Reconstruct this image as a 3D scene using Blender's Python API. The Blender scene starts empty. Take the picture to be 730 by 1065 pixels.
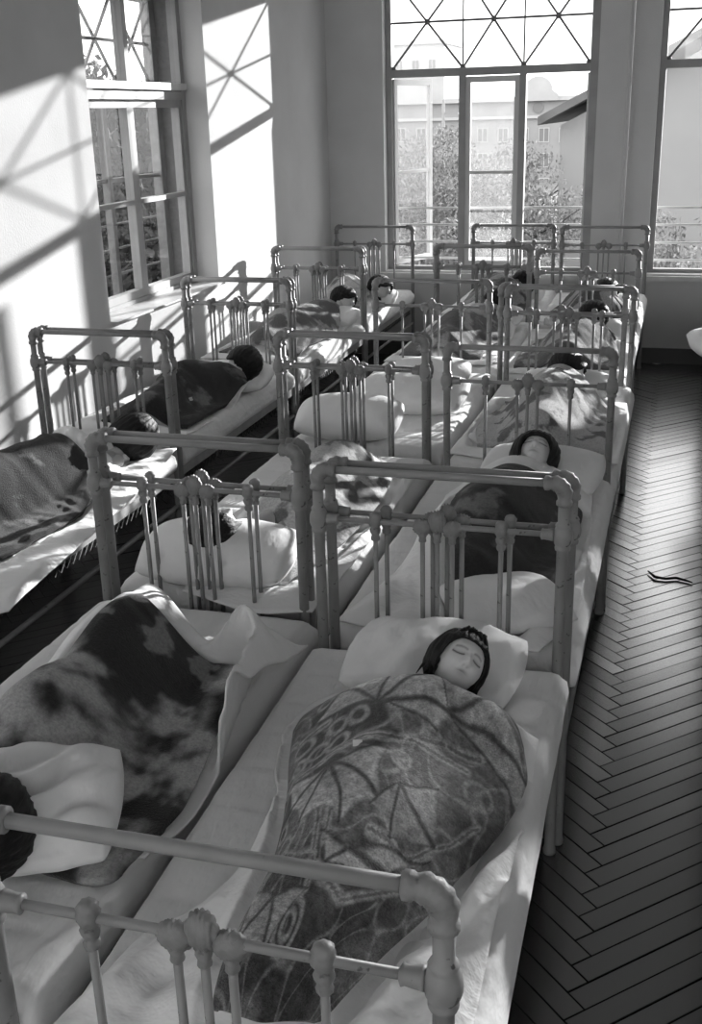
import bpy, bmesh, math, random
import numpy as np
from mathutils import Vector, Matrix, noise, Euler
from mathutils.kdtree import KDTree

S = bpy.context.scene
COL = S.collection
PI = math.pi
# ------------------------------------------------------------------ camera, sky, sun, exposure
CAM = np.array([0.0, 0.0, 2.25])
F = 1138.0
def cam_axes(yaw, pitch, roll):
    cy, sy, cp, sp = math.cos(yaw), math.sin(yaw), math.cos(pitch), math.sin(pitch)
    fwd = np.array([-sy*cp, cy*cp, -sp]); right = np.array([cy, sy, 0.0]); up = np.cross(right, fwd)
    cr, sr = math.cos(roll), math.sin(roll)
    return cr*right + sr*up, -sr*right + cr*up, fwd
RX, UP, FW = cam_axes(math.radians(16.884), math.radians(20.013), math.radians(-1.572))
cd = bpy.data.cameras.new('camera'); cam = bpy.data.objects.new('camera', cd); COL.objects.link(cam)
m = Matrix((RX.tolist(), UP.tolist(), (-FW).tolist())).transposed().to_4x4()
m.translation = Vector(CAM.tolist())
cam.matrix_world = m
cd.sensor_fit = 'VERTICAL'; cd.sensor_height = 24.0; cd.lens = F/1065*24.0
cd.clip_start = 0.05; cd.clip_end = 500
S.camera = cam

w = bpy.data.worlds.new('sky'); S.world = w; w.use_nodes = True
bg = w.node_tree.nodes['Background']
bg.inputs[0].default_value = (1, 1, 1, 1); bg.inputs[1].default_value = 1.25

sd = bpy.data.lights.new('sun', 'SUN'); sun = bpy.data.objects.new('sun', sd); COL.objects.link(sun)
sd.energy = 5.6; sd.angle = math.radians(0.55)
SUN_AZ = math.atan2(0.375, 1.0); SUN_EL = math.radians(9.9)
sdir = Vector((-math.sin(SUN_AZ)*math.cos(SUN_EL), -math.cos(SUN_AZ)*math.cos(SUN_EL), -math.sin(SUN_EL)))
sun.rotation_euler = sdir.to_track_quat('-Z', 'Y').to_euler(); sun.location = (8, 30, 12)

S.view_settings.view_transform = 'Standard'; S.view_settings.look = 'None'
S.view_settings.gamma = 1.0; S.view_settings.use_curve_mapping = False
S.view_settings.exposure = 1.3
S.cycles.max_bounces = 10; S.cycles.diffuse_bounces = 6; S.cycles.transparent_max_bounces = 16
S.cycles.use_denoising = True
S.cycles.sample_clamp_indirect = 4.0

def at(u, v, z):            # a point of the photograph's frame on the level plane z (world)
    d = RX*((u-365)/F) - UP*((v-532.5)/F) + FW
    p = CAM + d*((z-CAM[2])/d[2]); return (float(p[0]), float(p[1]), z)
def aty(u, v, y):
    d = RX*((u-365)/F) - UP*((v-532.5)/F) + FW
    p = CAM + d*(y/d[1]); return (float(p[0]), y, float(p[2]))

# ------------------------------------------------------------------ materials (all grey, node based)
MATS = {}
def mat(name, val, rough=0.6, spec=0.4, var=0.0, vscale=8.0, bump=0.0, bscale=60.0, metal=0.0, stretch=None,
        dark=None, dscale=3.0, dpos=(0.45, 0.6), attr=None, sheen=0.0, coord='Object', bdist=0.01):
    if name in MATS: return MATS[name]
    mt = bpy.data.materials.new(name); mt.use_nodes = True; nt = mt.node_tree; N = nt.nodes; L = nt.links
    b = N['Principled BSDF']
    b.inputs['Roughness'].default_value = rough; b.inputs['Specular IOR Level'].default_value = spec
    b.inputs['Metallic'].default_value = metal
    if sheen: b.inputs['Sheen Weight'].default_value = sheen; b.inputs['Sheen Roughness'].default_value = 0.4
    tc = N.new('ShaderNodeTexCoord'); out = tc.outputs[coord]
    if stretch:
        mp = N.new('ShaderNodeMapping'); mp.inputs['Scale'].default_value = stretch
        L.new(out, mp.inputs['Vector']); out = mp.outputs['Vector']
    def ntex(sc, det=4):
        t = N.new('ShaderNodeTexNoise'); t.inputs['Scale'].default_value = sc; t.inputs['Detail'].default_value = det
        L.new(out, t.inputs['Vector']); return t.outputs['Fac']
    if attr:
        a = N.new('ShaderNodeAttribute'); a.attribute_name = attr; col = a.outputs['Fac']
    else:
        v = N.new('ShaderNodeValue'); v.outputs[0].default_value = val; col = v.outputs[0]
    if dark is not None:
        r = N.new('ShaderNodeMapRange'); r.interpolation_type = 'SMOOTHSTEP'
        r.inputs['From Min'].default_value = dpos[0]; r.inputs['From Max'].default_value = dpos[1]
        L.new(ntex(dscale, 5), r.inputs['Value'])
        mx = N.new('ShaderNodeMix'); mx.data_type = 'FLOAT'
        L.new(r.outputs[0], mx.inputs[0]); L.new(col, mx.inputs[2]); mx.inputs[3].default_value = dark
        col = mx.outputs[0]
    if var:
        mr = N.new('ShaderNodeMapRange'); mr.inputs['From Min'].default_value = 0.25; mr.inputs['From Max'].default_value = 0.75
        mr.inputs['To Min'].default_value = 1-var; mr.inputs['To Max'].default_value = 1+var
        L.new(ntex(vscale), mr.inputs['Value'])
        ml = N.new('ShaderNodeMath'); ml.operation = 'MULTIPLY'; L.new(col, ml.inputs[0]); L.new(mr.outputs[0], ml.inputs[1]); col = ml.outputs[0]
    cb = N.new('ShaderNodeCombineColor')
    for i in range(3): L.new(col, cb.inputs[i])
    L.new(cb.outputs[0], b.inputs['Base Color'])
    if bump:
        bp = N.new('ShaderNodeBump'); bp.inputs['Strength'].default_value = bump; bp.inputs['Distance'].default_value = bdist
        L.new(ntex(bscale), bp.inputs['Height']); L.new(bp.outputs[0], b.inputs['Normal'])
    MATS[name] = mt; return mt

plaster = mat('white_plaster', 0.58, 0.85, 0.2, var=0.06, vscale=2.5, bump=0.15, bscale=90)
ceil_m = mat('ceiling_paint', 0.7, 0.9, 0.2)
sill_m = mat('sill_paint', 0.6, 0.5, 0.4, var=0.12, vscale=9)
frame_m = mat('window_paint', 0.32, 0.5, 0.4, var=0.12, vscale=6)
iron_m = mat('lattice_iron', 0.16, 0.6, 0.3, var=0.2, vscale=30)
rail_m = mat('pale_rail_paint', 0.6, 0.5, 0.4)
enamel = mat('chipped_enamel', 0.24, 0.5, 0.35, var=0.12, vscale=14, dark=0.09, dscale=42, dpos=(0.65, 0.70), bump=0.12, bscale=40)
cast_m = mat('cast_joint_enamel', 0.21, 0.52, 0.35, var=0.22, vscale=26, dark=0.11, dscale=50, dpos=(0.64, 0.74), bump=0.3, bscale=60)
steel_m = mat('bed_rail_steel', 0.30, 0.5, 0.4, var=0.2, vscale=12)
dark_steel = mat('spring_steel', 0.06, 0.6, 0.3)
mattress_m = mat('mattress_ticking', 0.70, 0.9, 0.15, var=0.06, vscale=5, bump=0.8, bscale=11, bdist=0.025, stretch=(1, 0.5, 1), sheen=0.1)
sheet_m = mat('white_cotton_sheet', 0.78, 0.9, 0.15, var=0.04, vscale=6, bump=0.9, bscale=11, bdist=0.025, stretch=(0.55, 1, 1), sheen=0.1)
pillow_m = mat('pillow_cotton', 0.76, 0.9, 0.15, var=0.04, vscale=7, bump=0.8, bscale=9, bdist=0.022, stretch=(1, 0.5, 1))
hair_m = mat('dark_hair', 0.016, 0.62, 0.2, var=0.5, vscale=60, bump=0.5, bscale=120, stretch=(1, 1, 0.15))
skin_m = mat('skin', 0.5, 0.55, 0.35, attr='shade', var=0.03, vscale=40)
gown_m = mat('night_shirt', 0.55, 0.9, 0.2)
fleece_pat = mat('patterned_fleece', 0.3, 0.95, 0.1, attr='shade', var=0.40, vscale=190, bump=0.7, bscale=260, sheen=0.25)
fleece_dark = mat('dark_plush_fleece', 0.035, 0.95, 0.1, attr='shade', var=0.25, vscale=120, bump=0.6, bscale=200, sheen=0.15)
def fleece(name, val, dark, sc, pos): return mat(name, val, 0.95, 0.1, var=0.25, vscale=110, dark=dark, dscale=sc, dpos=pos, bump=0.5, bscale=180, sheen=0.15)
fl = [fleece('charcoal_fleece', 0.04, 0.16, 5.0, (0.56, 0.66)), fleece('grey_fleece', 0.30, 0.08, 6.0, (0.48, 0.58)),
      fleece('pale_fleece', 0.45, 0.14, 7.0, (0.52, 0.6)), fleece('mottled_fleece', 0.12, 0.36, 6.0, (0.5, 0.6))]

def glass_material(name='dusty_glass', lo=0.02, hi=0.07):
    mt = bpy.data.materials.new(name); mt.use_nodes = True; nt = mt.node_tree; N = nt.nodes; L = nt.links
    for n in list(N): N.remove(n)
    o = N.new('ShaderNodeOutputMaterial'); tr = N.new('ShaderNodeBsdfTransparent'); gl = N.new('ShaderNodeBsdfGlossy')
    tl = N.new('ShaderNodeBsdfTranslucent'); gl.inputs['Roughness'].default_value = 0.02
    tl.inputs[0].default_value = (0.9, 0.9, 0.9, 1); tr.inputs[0].default_value = (0.97, 0.97, 0.97, 1)
    t = N.new('ShaderNodeTexNoise'); t.inputs['Scale'].default_value = 5
    mr = N.new('ShaderNodeMapRange'); mr.inputs['To Min'].default_value = lo; mr.inputs['To Max'].default_value = hi
    L.new(t.outputs['Fac'], mr.inputs['Value'])
    m1 = N.new('ShaderNodeMixShader'); L.new(mr.outputs[0], m1.inputs[0]); L.new(tr.outputs[0], m1.inputs[1]); L.new(tl.outputs[0], m1.inputs[2])
    m2 = N.new('ShaderNodeMixShader'); m2.inputs[0].default_value = 0.05; L.new(m1.outputs[0], m2.inputs[1]); L.new(gl.outputs[0], m2.inputs[2])
    L.new(m2.outputs[0], o.inputs[0]); return mt
glass = glass_material()
clean_glass = glass_material('clean_glass', 0.0, 0.006)

def wood_material():
    mt = mat('parquet_oak', 0.032, 0.24, 0.6, var=0.35, vscale=9, bump=0.10, bscale=30, stretch=(1.2, 14, 14))
    nt = mt.node_tree; N = nt.nodes; L = nt.links; b = N['Principled BSDF']
    b.inputs['IOR'].default_value = 1.55; b.inputs['Coat Weight'].default_value = 1.0; b.inputs['Coat Roughness'].default_value = 0.2; b.inputs['Coat IOR'].default_value = 2.0
    oi = N.new('ShaderNodeObjectInfo'); mr = N.new('ShaderNodeMapRange'); mr.inputs['To Min'].default_value = 0.6; mr.inputs['To Max'].default_value = 1.4
    L.new(oi.outputs['Random'], mr.inputs['Value'])
    src = b.inputs['Base Color'].links[0].from_socket
    vm = N.new('ShaderNodeVectorMath'); vm.operation = 'SCALE'; L.new(src, vm.inputs[0]); L.new(mr.outputs[0], vm.inputs['Scale'])
    L.new(vm.outputs[0], b.inputs['Base Color']); return mt
wood = wood_material()
joint_m = mat('dark_floor_joint', 0.02, 0.9, 0.1)

# ------------------------------------------------------------------ mesh helpers
class MB:
    def __init__(s): s.v = []; s.f = []; s.sm = []
    def add(s, vs, fs, smooth=True):
        o = len(s.v); s.v += [tuple(map(float, p)) for p in vs]; s.f += [tuple(i+o for i in f) for f in fs]; s.sm += [smooth]*len(fs); return s
    def box(s, x0, x1, y0, y1, z0, z1):
        vs = [(x, y, z) for x in (x0, x1) for y in (y0, y1) for z in (z0, z1)]
        return s.add(vs, [(0, 1, 3, 2), (4, 6, 7, 5), (0, 4, 5, 1), (2, 3, 7, 6), (0, 2, 6, 4), (1, 5, 7, 3)], False)
    def tube(s, pts, r, seg=10, cap=True):
        pts = [Vector(p) for p in pts]; n = len(pts)
        rs = r if isinstance(r, (list, tuple)) else [r]*n
        vs = []; ref = None
        for i, p in enumerate(pts):
            d = (pts[min(i+1, n-1)]-pts[max(i-1, 0)]).normalized()
            if ref is None: ref = Vector((1, 0, 0)) if abs(d.x) < 0.9 else Vector((0, 1, 0))
            a = (ref-d*ref.dot(d)).normalized(); ref = a; b = d.cross(a)
            for k in range(seg):
                t = 2*PI*k/seg; vs.append(p+(a*math.cos(t)+b*math.sin(t))*rs[i])
        fs = [(i*seg+k, i*seg+(k+1) % seg, (i+1)*seg+(k+1) % seg, (i+1)*seg+k) for i in range(n-1) for k in range(seg)]
        if cap: fs += [tuple(reversed(range(seg))), tuple((n-1)*seg+k for k in range(seg))]
        return s.add(vs, fs)
    def lathe(s, prof, seg=12, o=(0, 0, 0), ribs=0, amp=0.0):
        vs = []
        for r, z in prof:
            for k in range(seg):
                t = 2*PI*k/seg; rr = r*(1+(amp*math.cos(ribs*t) if ribs else 0)); vs.append((o[0]+rr*math.cos(t), o[1]+rr*math.sin(t), o[2]+z))
        n = len(prof)
        fs = [(i*seg+k, i*seg+(k+1) % seg, (i+1)*seg+(k+1) % seg, (i+1)*seg+k) for i in range(n-1) for k in range(seg)]
        fs += [tuple(reversed(range(seg))), tuple((n-1)*seg+k for k in range(seg))]
        return s.add(vs, fs)
    def ell(s, c, r, nu=12, nv=8, fn=None):
        vs = []; fs = []
        for j in range(nv+1):
            ph = PI*j/nv
            for i in range(nu):
                t = 2*PI*i/nu; d = (math.sin(ph)*math.cos(t), math.sin(ph)*math.sin(t), math.cos(ph))
                q = 1.0 if fn is None else fn(d)
                vs.append((c[0]+r[0]*d[0]*q, c[1]+r[1]*d[1]*q, c[2]+r[2]*d[2]*q))
        for j in range(nv):
            for i in range(nu): fs.append((j*nu+i, (j+1)*nu+i, (j+1)*nu+(i+1) % nu, j*nu+(i+1) % nu))
        return s.add(vs, fs)
    def mesh(s, name):
        me = bpy.data.meshes.new(name); me.from_pydata(s.v, [], s.f); me.polygons.foreach_set('use_smooth', s.sm); me.update(); return me
    def build(s, name, mtl, parent=None, loc=None, rot=None): return place(name, s.mesh(name), mtl, parent, loc, rot)

def place(name, me, mtl=None, parent=None, loc=None, rot=None):
    o = bpy.data.objects.new(name, me); COL.objects.link(o)
    if mtl is not None and me is not None and not me.materials: me.materials.append(mtl)
    if parent is not None: o.parent = parent
    if loc is not None: o.location = loc
    if rot is not None: o.rotation_euler = rot
    return o
def empty(name, loc=(0, 0, 0), rz=0.0):
    o = bpy.data.objects.new(name, None); COL.objects.link(o); o.location = loc; o.rotation_euler = (0, 0, rz); o.empty_display_size = 0.1; return o
def tag(o, label, cat, group=None, kind=None):
    o['label'] = label; o['category'] = cat
    if group: o['group'] = group
    if kind: o['kind'] = kind
    return o
def structure(o): o['kind'] = 'structure'; return o
def fbm(x, y, z=0.0, sc=1.0, oc=3):
    v = 0; a = 1; t = 0
    for _ in range(oc): v += a*noise.noise((x*sc, y*sc, z*sc)); t += a; a *= 0.5; sc *= 2
    return v/t

def wrinkle(x, y, seed, sc, ang, st):
    c, s = math.cos(ang), math.sin(ang); a = (x*c+y*s); b = (-x*s+y*c)
    wx = 0.15*noise.noise((x*4, y*4, seed))
    n = noise.noise(((a+wx)*sc, (b)*sc*st, seed)); return (1-math.sqrt(n*n+0.012)*1.7)

# ------------------------------------------------------------------ the room
XL, XR, YB, YF, ZC = -3.28, 4.9, 10.4, -2.4, 4.05
TH = 0.42
# floor slab and herringbone parquet
fl_o = structure(MB().box(XL-TH, XR+TH, YF-TH, YB+TH, -0.2, -0.022).build('floor', joint_m))
PW, PN = 0.072, 7
PLEN = PW*PN
def plank_mesh(L_, W_, T_):
    g = 0.0012; b = 0.0018
    mb = MB()
    x0, x1, y0, y1 = g, L_-g, g, W_-g
    vs = [(x0, y0, -T_), (x1, y0, -T_), (x1, y1, -T_), (x0, y1, -T_), (x0, y0, -b), (x1, y0, -b), (x1, y1, -b), (x0, y1, -b),
          (x0+b, y0+b, 0), (x1-b, y0+b, 0), (x1-b, y1-b, 0), (x0+b, y1-b, 0)]
    fs = [(0, 1, 5, 4), (1, 2, 6, 5), (2, 3, 7, 6), (3, 0, 4, 7), (4, 5, 9, 8), (5, 6, 10, 9), (6, 7, 11, 10), (7, 4, 8, 11), (8, 9, 10, 11)]
    return mb.add(vs, fs, False)
pm = plank_mesh(PLEN, PW, 0.022).mesh('plank'); pm.materials.append(wood)
ORG = Vector((-0.1, 0.0, 0.0)); A_ = Vector((1, 1, 0))/math.sqrt(2); B_ = Vector((-1, 1, 0))/math.sqrt(2)
rest = MB(); rnd = random.Random(4); nplank = 0
for sft in range(-9, 12):
    for i in range(-130, 330):
        for hz in (True, False):
            c = i + 2*PN*sft; r = i
            if hz: o = ORG + A_*(c*PW) + B_*(r*PW); ang = PI/4; cc = o + A_*PLEN/2 + B_*PW/2
            else: o = ORG + A_*((c+1)*PW) + B_*((r+1)*PW); ang = 3*PI/4; cc = o + B_*PLEN/2 - A_*PW/2
            if not (XL-0.1 < cc.x < XR+0.1 and YF-0.1 < cc.y < YB+0.1): continue
            dz = rnd.uniform(-0.0010, 0.0010); tl = rnd.uniform(-0.014, 0.014); tm = rnd.uniform(-0.002, 0.002)
            if -0.47 < cc.x < 0.27 and 1.9 < cc.y < 10.2:
                place('plank', pm, None, fl_o, (o.x, o.y, dz), (tl, tm, ang)); nplank += 1
            else:
                d1 = A_ if hz else B_; d2 = B_ if hz else -A_
                g = 0.0012; q = [o+d1*g+d2*g, o+d1*(PLEN-g)+d2*g, o+d1*(PLEN-g)+d2*(PW-g), o+d1*g+d2*(PW-g)]
                rest.add([(p.x, p.y, dz) for p in q]+[(p.x, p.y, -0.022) for p in q], [(0, 1, 2, 3), (4, 5, 1, 0), (5, 6, 2, 1), (6, 7, 3, 2), (7, 4, 0, 3)], False)
ro = rest.build('parquet_field', wood, fl_o); ro['kind'] = 'stuff'
structure(MB().box(XL-TH, XR+TH, YF-TH, YB+TH, ZC, ZC+0.2).build('ceiling', ceil_m))

def wall_with_openings(name, axis, p0, p1, a0, a1, z0, z1, ops):
    # axis 'x': wall spans x a0..a1, thickness y p0..p1 ; axis 'y': spans y, thickness x
    mb = MB(); cur = a0
    def bx(s, e, zz0, zz1):
        if e-s < 1e-4 or zz1-zz0 < 1e-4: return
        if axis == 'x': mb.box(s, e, p0, p1, zz0, zz1)
        else: mb.box(p0, p1, s, e, zz0, zz1)
    for (s, e, zb, zt) in sorted(ops):
        bx(cur, s, z0, z1); bx(s, e, z0, zb); bx(s, e, zt, z1); cur = e
    bx(cur, a1, z0, z1)
    return structure(mb.build(name, plaster))
SP = 2.44
BW = [(-2.74+SP*i, -0.81+SP*i, 0.80, 3.46) for i in range(3)]
wall_with_openings('wall_back', 'x', YB, YB+TH, XL-TH, XR+TH, -0.2, ZC, BW)
LW = [(5.92-3.35*i, 7.6-3.35*i, 1.09, 3.4) for i in range(3)]
wall_with_openings('wall_left', 'y', XL-TH, XL, YF-TH, YB, -0.2, ZC, LW)
structure(MB().box(XR, XR+TH, YF-TH, YB, -0.2, ZC).build('wall_right', plaster))
FILL_WN = [(-2.74+SP*i, -0.81+SP*i, 0.80, 3.46) for i in range(3)]  # openings added in the unseen wall to let in fill light
wall_with_openings('wall_front', 'x', YF-TH, YF, XL, XR, -0.2, ZC, FILL_WN)
structure(MB().box(XL+0.001, XR, YB-0.02, YB, 0.0, 0.14).build('baseboard_back', mat('baseboard_paint', 0.12, 0.5, 0.4)))
structure(MB().box(XL, XL+0.02, YF, YB-0.02, 0.0, 0.14).build('baseboard_left', MATS['baseboard_paint']))

def back_window(idx, x0, x1, zb, zt, leaves):
    yg = YB+0.15
    root = structure(empty('window_%d' % idx, ((x0+x1)/2, yg, zb)))
    ox, oy, oz = root.location
    def bar(name, a0, a1, b0, b1, c0, c1, mt=frame_m, par=root):
        return MB().box(a0-ox, a1-ox, b0-oy, b1-oy, c0-oz, c1-oz).build(name, mt, par)
    gx0, gx1 = x0+0.055, x1-0.08
    y0, y1 = yg-0.04, yg+0.04
    bar('frame_jamb', x0, gx0, y0, y1, zb, zt); bar('frame_jamb', gx1, x1, y0, y1, zb, zt)
    bar('frame_head', gx0, gx1, y0, y1, zt-0.06, zt); bar('frame_foot', gx0, gx1, y0, y1, zb, zb+0.045)
    zt0, zt1 = 2.545, 2.612
    bar('transom', gx0, gx1, y0-0.01, y1, zt0, zt1)
    m1, m2 = x0+0.715, x0+1.265
    for mx in (m1, m2): bar('mullion', mx-0.03, mx+0.03, y0, y1, zb+0.045, zt0)
    # upper light: pane, iron lattice
    bar('pane', gx0, gx1, yg+0.012, yg+0.016, zt1, zt-0.06, glass)
    cw = [gx0, m1, m2, gx1]; zm = (zt1+zt-0.06)/2
    def lat(name, pts, r=0.011):
        MB().tube([(p[0]-ox, p[1]-oy, p[2]-oz) for p in pts], r, 8).build(name, iron_m, root)
    yl = yg-0.012
    for mx in (m1, m2): lat('lattice_bar', [(mx, yl, zt1), (mx, yl, zt-0.06)], 0.008)
    lat('lattice_bar', [(gx0, yl, zm), (gx1, yl, zm)], 0.010)
    for k in range(3):
        a, b = cw[k], cw[k+1]; c = (a+b)/2
        for (px, pz) in ((a, zt1), (b, zt1), (a, zt-0.06), (b, zt-0.06)): lat('lattice_bar', [(c, yl, zm), (px, yl, pz)], 0.010)
        bs = MB().ell((c-ox, yl-oy, zm-oz), (0.026, 0.016, 0.026), 10, 6); bs.build('lattice_boss', iron_m, root)
    for px in (gx0+0.012, m1, m2, gx1-0.012):
        MB().ell((px-ox, yl-oy, zt1+0.01-oz), (0.026, 0.016, 0.022), 10, 6).build('lattice_boss', iron_m, root)
    # lower lights
    def sash(px, ang, w_, name='casement'):
        h0, h1 = zb+0.05, zt0-0.01; H = h1-h0
        e = place(name, MB().box(0, 0.045, -0.02, 0.02, 0, H).box(w_-0.045, w_, -0.02, 0.02, 0, H).box(0.045, w_-0.045, -0.02, 0.02, 0, 0.05)
                  .box(0.045, w_-0.045, -0.02, 0.02, H-0.05, H).box(0.045, w_-0.045, -0.015, 0.015, 0.84, 0.868).mesh('casement'), rail_m, root, (px-ox, yg-oy, h0-oz), (0, 0, ang))
        for (c0, c1) in ((0.05, 0.84), (0.868, H-0.05)):
            MB().box(0.045, w_-0.045, -0.002, 0.002, c0, c1).build('pane', glass, e)
        return e
    wid = [m1-0.03-gx0, m2-m1-0.06, gx1-m2-0.03]
    for k, st in enumerate(leaves):
        if st == 'closed': sash(cw[k]+(0.03 if k else 0), 0, wid[k])
        elif st == 'openL': sash(cw[k]+(0.03 if k else 0), math.radians(68), wid[k]-0.01)
        elif st == 'openR': sash(cw[k+1]-(0.03 if k < 2 else 0), math.radians(180-86), wid[k]-0.01)
    # guard rails outside
    for z in (1.375, 1.22, 1.06, 0.905): 
        MB().tube([(x0-0.0-ox, yg+0.12-oy, z-oz), (x1-ox, yg+0.12-oy, z-oz)], 0.011, 8).build('guard_rail', rail_m, root)
    MB().box(x0-0.05-ox, x1+0.05-ox, YB-0.05-oy, YB-0.001-oy, zb-0.045-oz, zb-0.002-oz).build('window_sill', sill_m, root)
    MB().box(x0+0.001-ox, x1-0.001-ox, YB-0.001-oy, y0-oy, zb+0.0005-oz, zb+0.012-oz).build('window_sill', sill_m, root)
back_window(1, *BW[0], ('openL', 'closed', 'openR'))
back_window(2, *BW[1], ('none', 'closed', 'openR'))
back_window(3, *BW[2], ('closed', 'closed', 'closed'))

def left_window(idx, y0, y1, zb, zt, detail=True):
    xi = XL-0.2; xo = XL-0.38
    root = structure(empty('window_%d' % idx, (xi, (y0+y1)/2, zb)))
    ox, oy, oz = root.location
    def bar(name, a0, a1, b0, b1, c0, c1, mt=frame_m, par=root):
        return MB().box(a0-ox, a1-ox, b0-oy, b1-oy, c0-oz, c1-oz).build(name, mt, par)
    x0, x1 = xi-0.035, xi+0.035
    ym = (y0+y1)/2
    bar('frame_jamb', x0, x1, y0, y0+0.06, zb, zt); bar('frame_jamb', x0, x1, y1-0.06, y1, zb, zt)
    bar('frame_head', x0, x1, y0+0.06, y1-0.06, zt-0.06, zt); bar('frame_foot', x0, x1, y0+0.06, y1-0.06, zb, zb+0.04)
    bar('transom', x0, x1+0.02, y0+0.06, y1-0.06, 2.37, 2.42); bar('transom_ledge', x0, x1+0.045, y0+0.06, y1-0.06, 2.43, 2.475, sill_m)
    bar('mullion', x0, x1, ym-0.028, ym+0.028, 2.475, zt-0.06)
    for (a, b) in ((y0+0.06, ym), (ym, y1-0.06)):
        bar('pane', xi-0.002, xi+0.002, a+0.028*(a == ym), b-0.028*(b == ym), 2.475, zt-0.06, clean_glass)
        h0, h1 = zb+0.04, 2.37
        s = MB().box(x0-ox, x1-0.01-ox, a-oy, a+0.045-oy, h0-oz, h1-oz).box(x0-ox, x1-0.01-ox, b-0.045-oy, b-oy, h0-oz, h1-oz)
        s.box(x0-ox, x1-0.01-ox, a+0.045-oy, b-0.045-oy, h0-oz, h0+0.05-oz).box(x0-ox, x1-0.01-ox, a+0.045-oy, b-0.045-oy, h1-0.05-oz, h1-oz)
        s.box(x0+0.02-ox, x1-ox, a+0.045-oy, b-0.045-oy, 1.725-oz, 1.755-oz)
        so = s.build('sash', frame_m, root)
        for (c0, c1) in ((h0+0.05, 1.725), (1.755, h1-0.05)):
            MB().box(xi-0.002-ox, xi+0.002-ox, a+0.045-oy, b-0.045-oy, c0-oz, c1-oz).build('pane', clean_glass, so)
    # dark boards added to darken the plaster reveal between the two frames
    for (a, b) in ((y0+0.001, y0+0.012), (y1-0.012, y1-0.001)): bar('added_dark_lining', xo+0.03, x0-0.001, a, b, zb+0.001, zt-0.001, iron_m)
    bar('added_dark_lining', xo+0.03, x0-0.001, y0+0.012, y1-0.012, zt-0.012, zt-0.001, iron_m)
    # outer frame with iron lattice
    zt2 = 3.0
    bar('outer_jamb', xo-0.04, xo+0.03, y0, y0+0.09, zb, zt, iron_m); bar('outer_jamb', xo-0.04, xo+0.03, y1-0.09, y1, zb, zt, iron_m)
    bar('outer_head', xo-0.04, xo+0.03, y0+0.09, y1-0.09, zt2, zt, iron_m)
    bar('outer_mullion', xo-0.03, xo+0.02, ym-0.025, ym+0.025, zb, 2.42, iron_m)
    bar('outer_transom', xo-0.03, xo+0.02, y0+0.09, y1-0.09, 2.42, 2.47, iron_m)
    bar('outer_rail', xo-0.02, xo+0.01, y0+0.09, ym-0.03, 1.86, 1.885, iron_m); bar('outer_rail', xo-0.02, xo+0.01, ym+0.03, y1-0.09, 1.86, 1.885, iron_m)
    for z in (1.25, 1.42, 1.58):
        MB().tube([(xo-0.06-ox, y0+0.02-oy, z-oz), (xo-0.06-ox, y1-0.02-oy, z-oz)], 0.008, 8).build('guard_rail', iron_m, root)
    def lat(pts, r=0.011): MB().tube([(p[0]-ox, p[1]-oy, p[2]-oz) for p in pts], r, 8).build('lattice_bar', iron_m, root)
    zl, zu = 2.47, zt2; zm = (zl+zu)/2
    n = 3; ys = [y0+0.09+(y1-y0-0.18)*k/n for k in range(n+1)]
    lat([(xo, ys[0], zm), (xo, ys[-1], zm)])
    for k in range(n):
        c = (ys[k]+ys[k+1])/2
        for p in ((ys[k], zl), (ys[k+1], zl), (ys[k], zu), (ys[k+1], zu)): lat([(xo, c, zm), (xo, p[0], p[1])])
    MB().box(x1-ox, XL+0.05-ox, y0+0.001-oy, y1-0.001-oy, zb-oz+0.0005, zb+0.014-oz).build('window_sill', sill_m, root)
def added_fill_window(idx, x0, x1, zb, zt):  # windows added behind the camera to fill the foreground with sky light
    yg = YF-0.2; root = structure(empty('window_%d' % idx, ((x0+x1)/2, yg, zb))); ox, oy, oz = root.location
    def bar(name, a0, a1, c0, c1, mt=frame_m, d=0.035): MB().box(a0-ox, a1-ox, -d, d, c0-oz, c1-oz).build(name, mt, root)
    bar('frame_jamb', x0, x0+0.07, zb, zt); bar('frame_jamb', x1-0.07, x1, zb, zt); bar('frame_head', x0+0.07, x1-0.07, zt-0.06, zt); bar('frame_foot', x0+0.07, x1-0.07, zb, zb+0.05)
    bar('transom', x0+0.07, x1-0.07, 2.54, 2.6)
    for k in (1, 2): mx = x0+(x1-x0)*k/3; bar('mullion', mx-0.03, mx+0.03, zb+0.05, 2.54)
    for k in range(3):
        a = x0+0.07 if k == 0 else x0+(x1-x0)*k/3+0.03; b = x1-0.07 if k == 2 else x0+(x1-x0)*(k+1)/3-0.03
        bar('pane', a, b, zb+0.05, 2.54, glass, 0.002)
    bar('pane', x0+0.07, x1-0.07, 2.6, zt-0.06, glass, 0.002)
for k in range(3): added_fill_window(7+k, *FILL_WN[k])
left_window(4, *LW[0]); left_window(5, *LW[1]); left_window(6, *LW[2])

# heating pipe on the back wall
pp = empty('wall_pipe', (-0.54, YB-0.045, 0.0)); tag(pp, 'pale vertical heating pipe running up the back wall between the windows', 'pipe')
MB().tube([(0, 0, 0.0), (0, 0, ZC-0.005)], 0.017, 10).build('riser', plaster, pp)
for z in (0.6, 1.9, 3.2):
    MB().box(-0.024, 0.024, -0.004, 0.043, z-0.012, z+0.012).build('bracket', plaster, pp)

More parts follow.
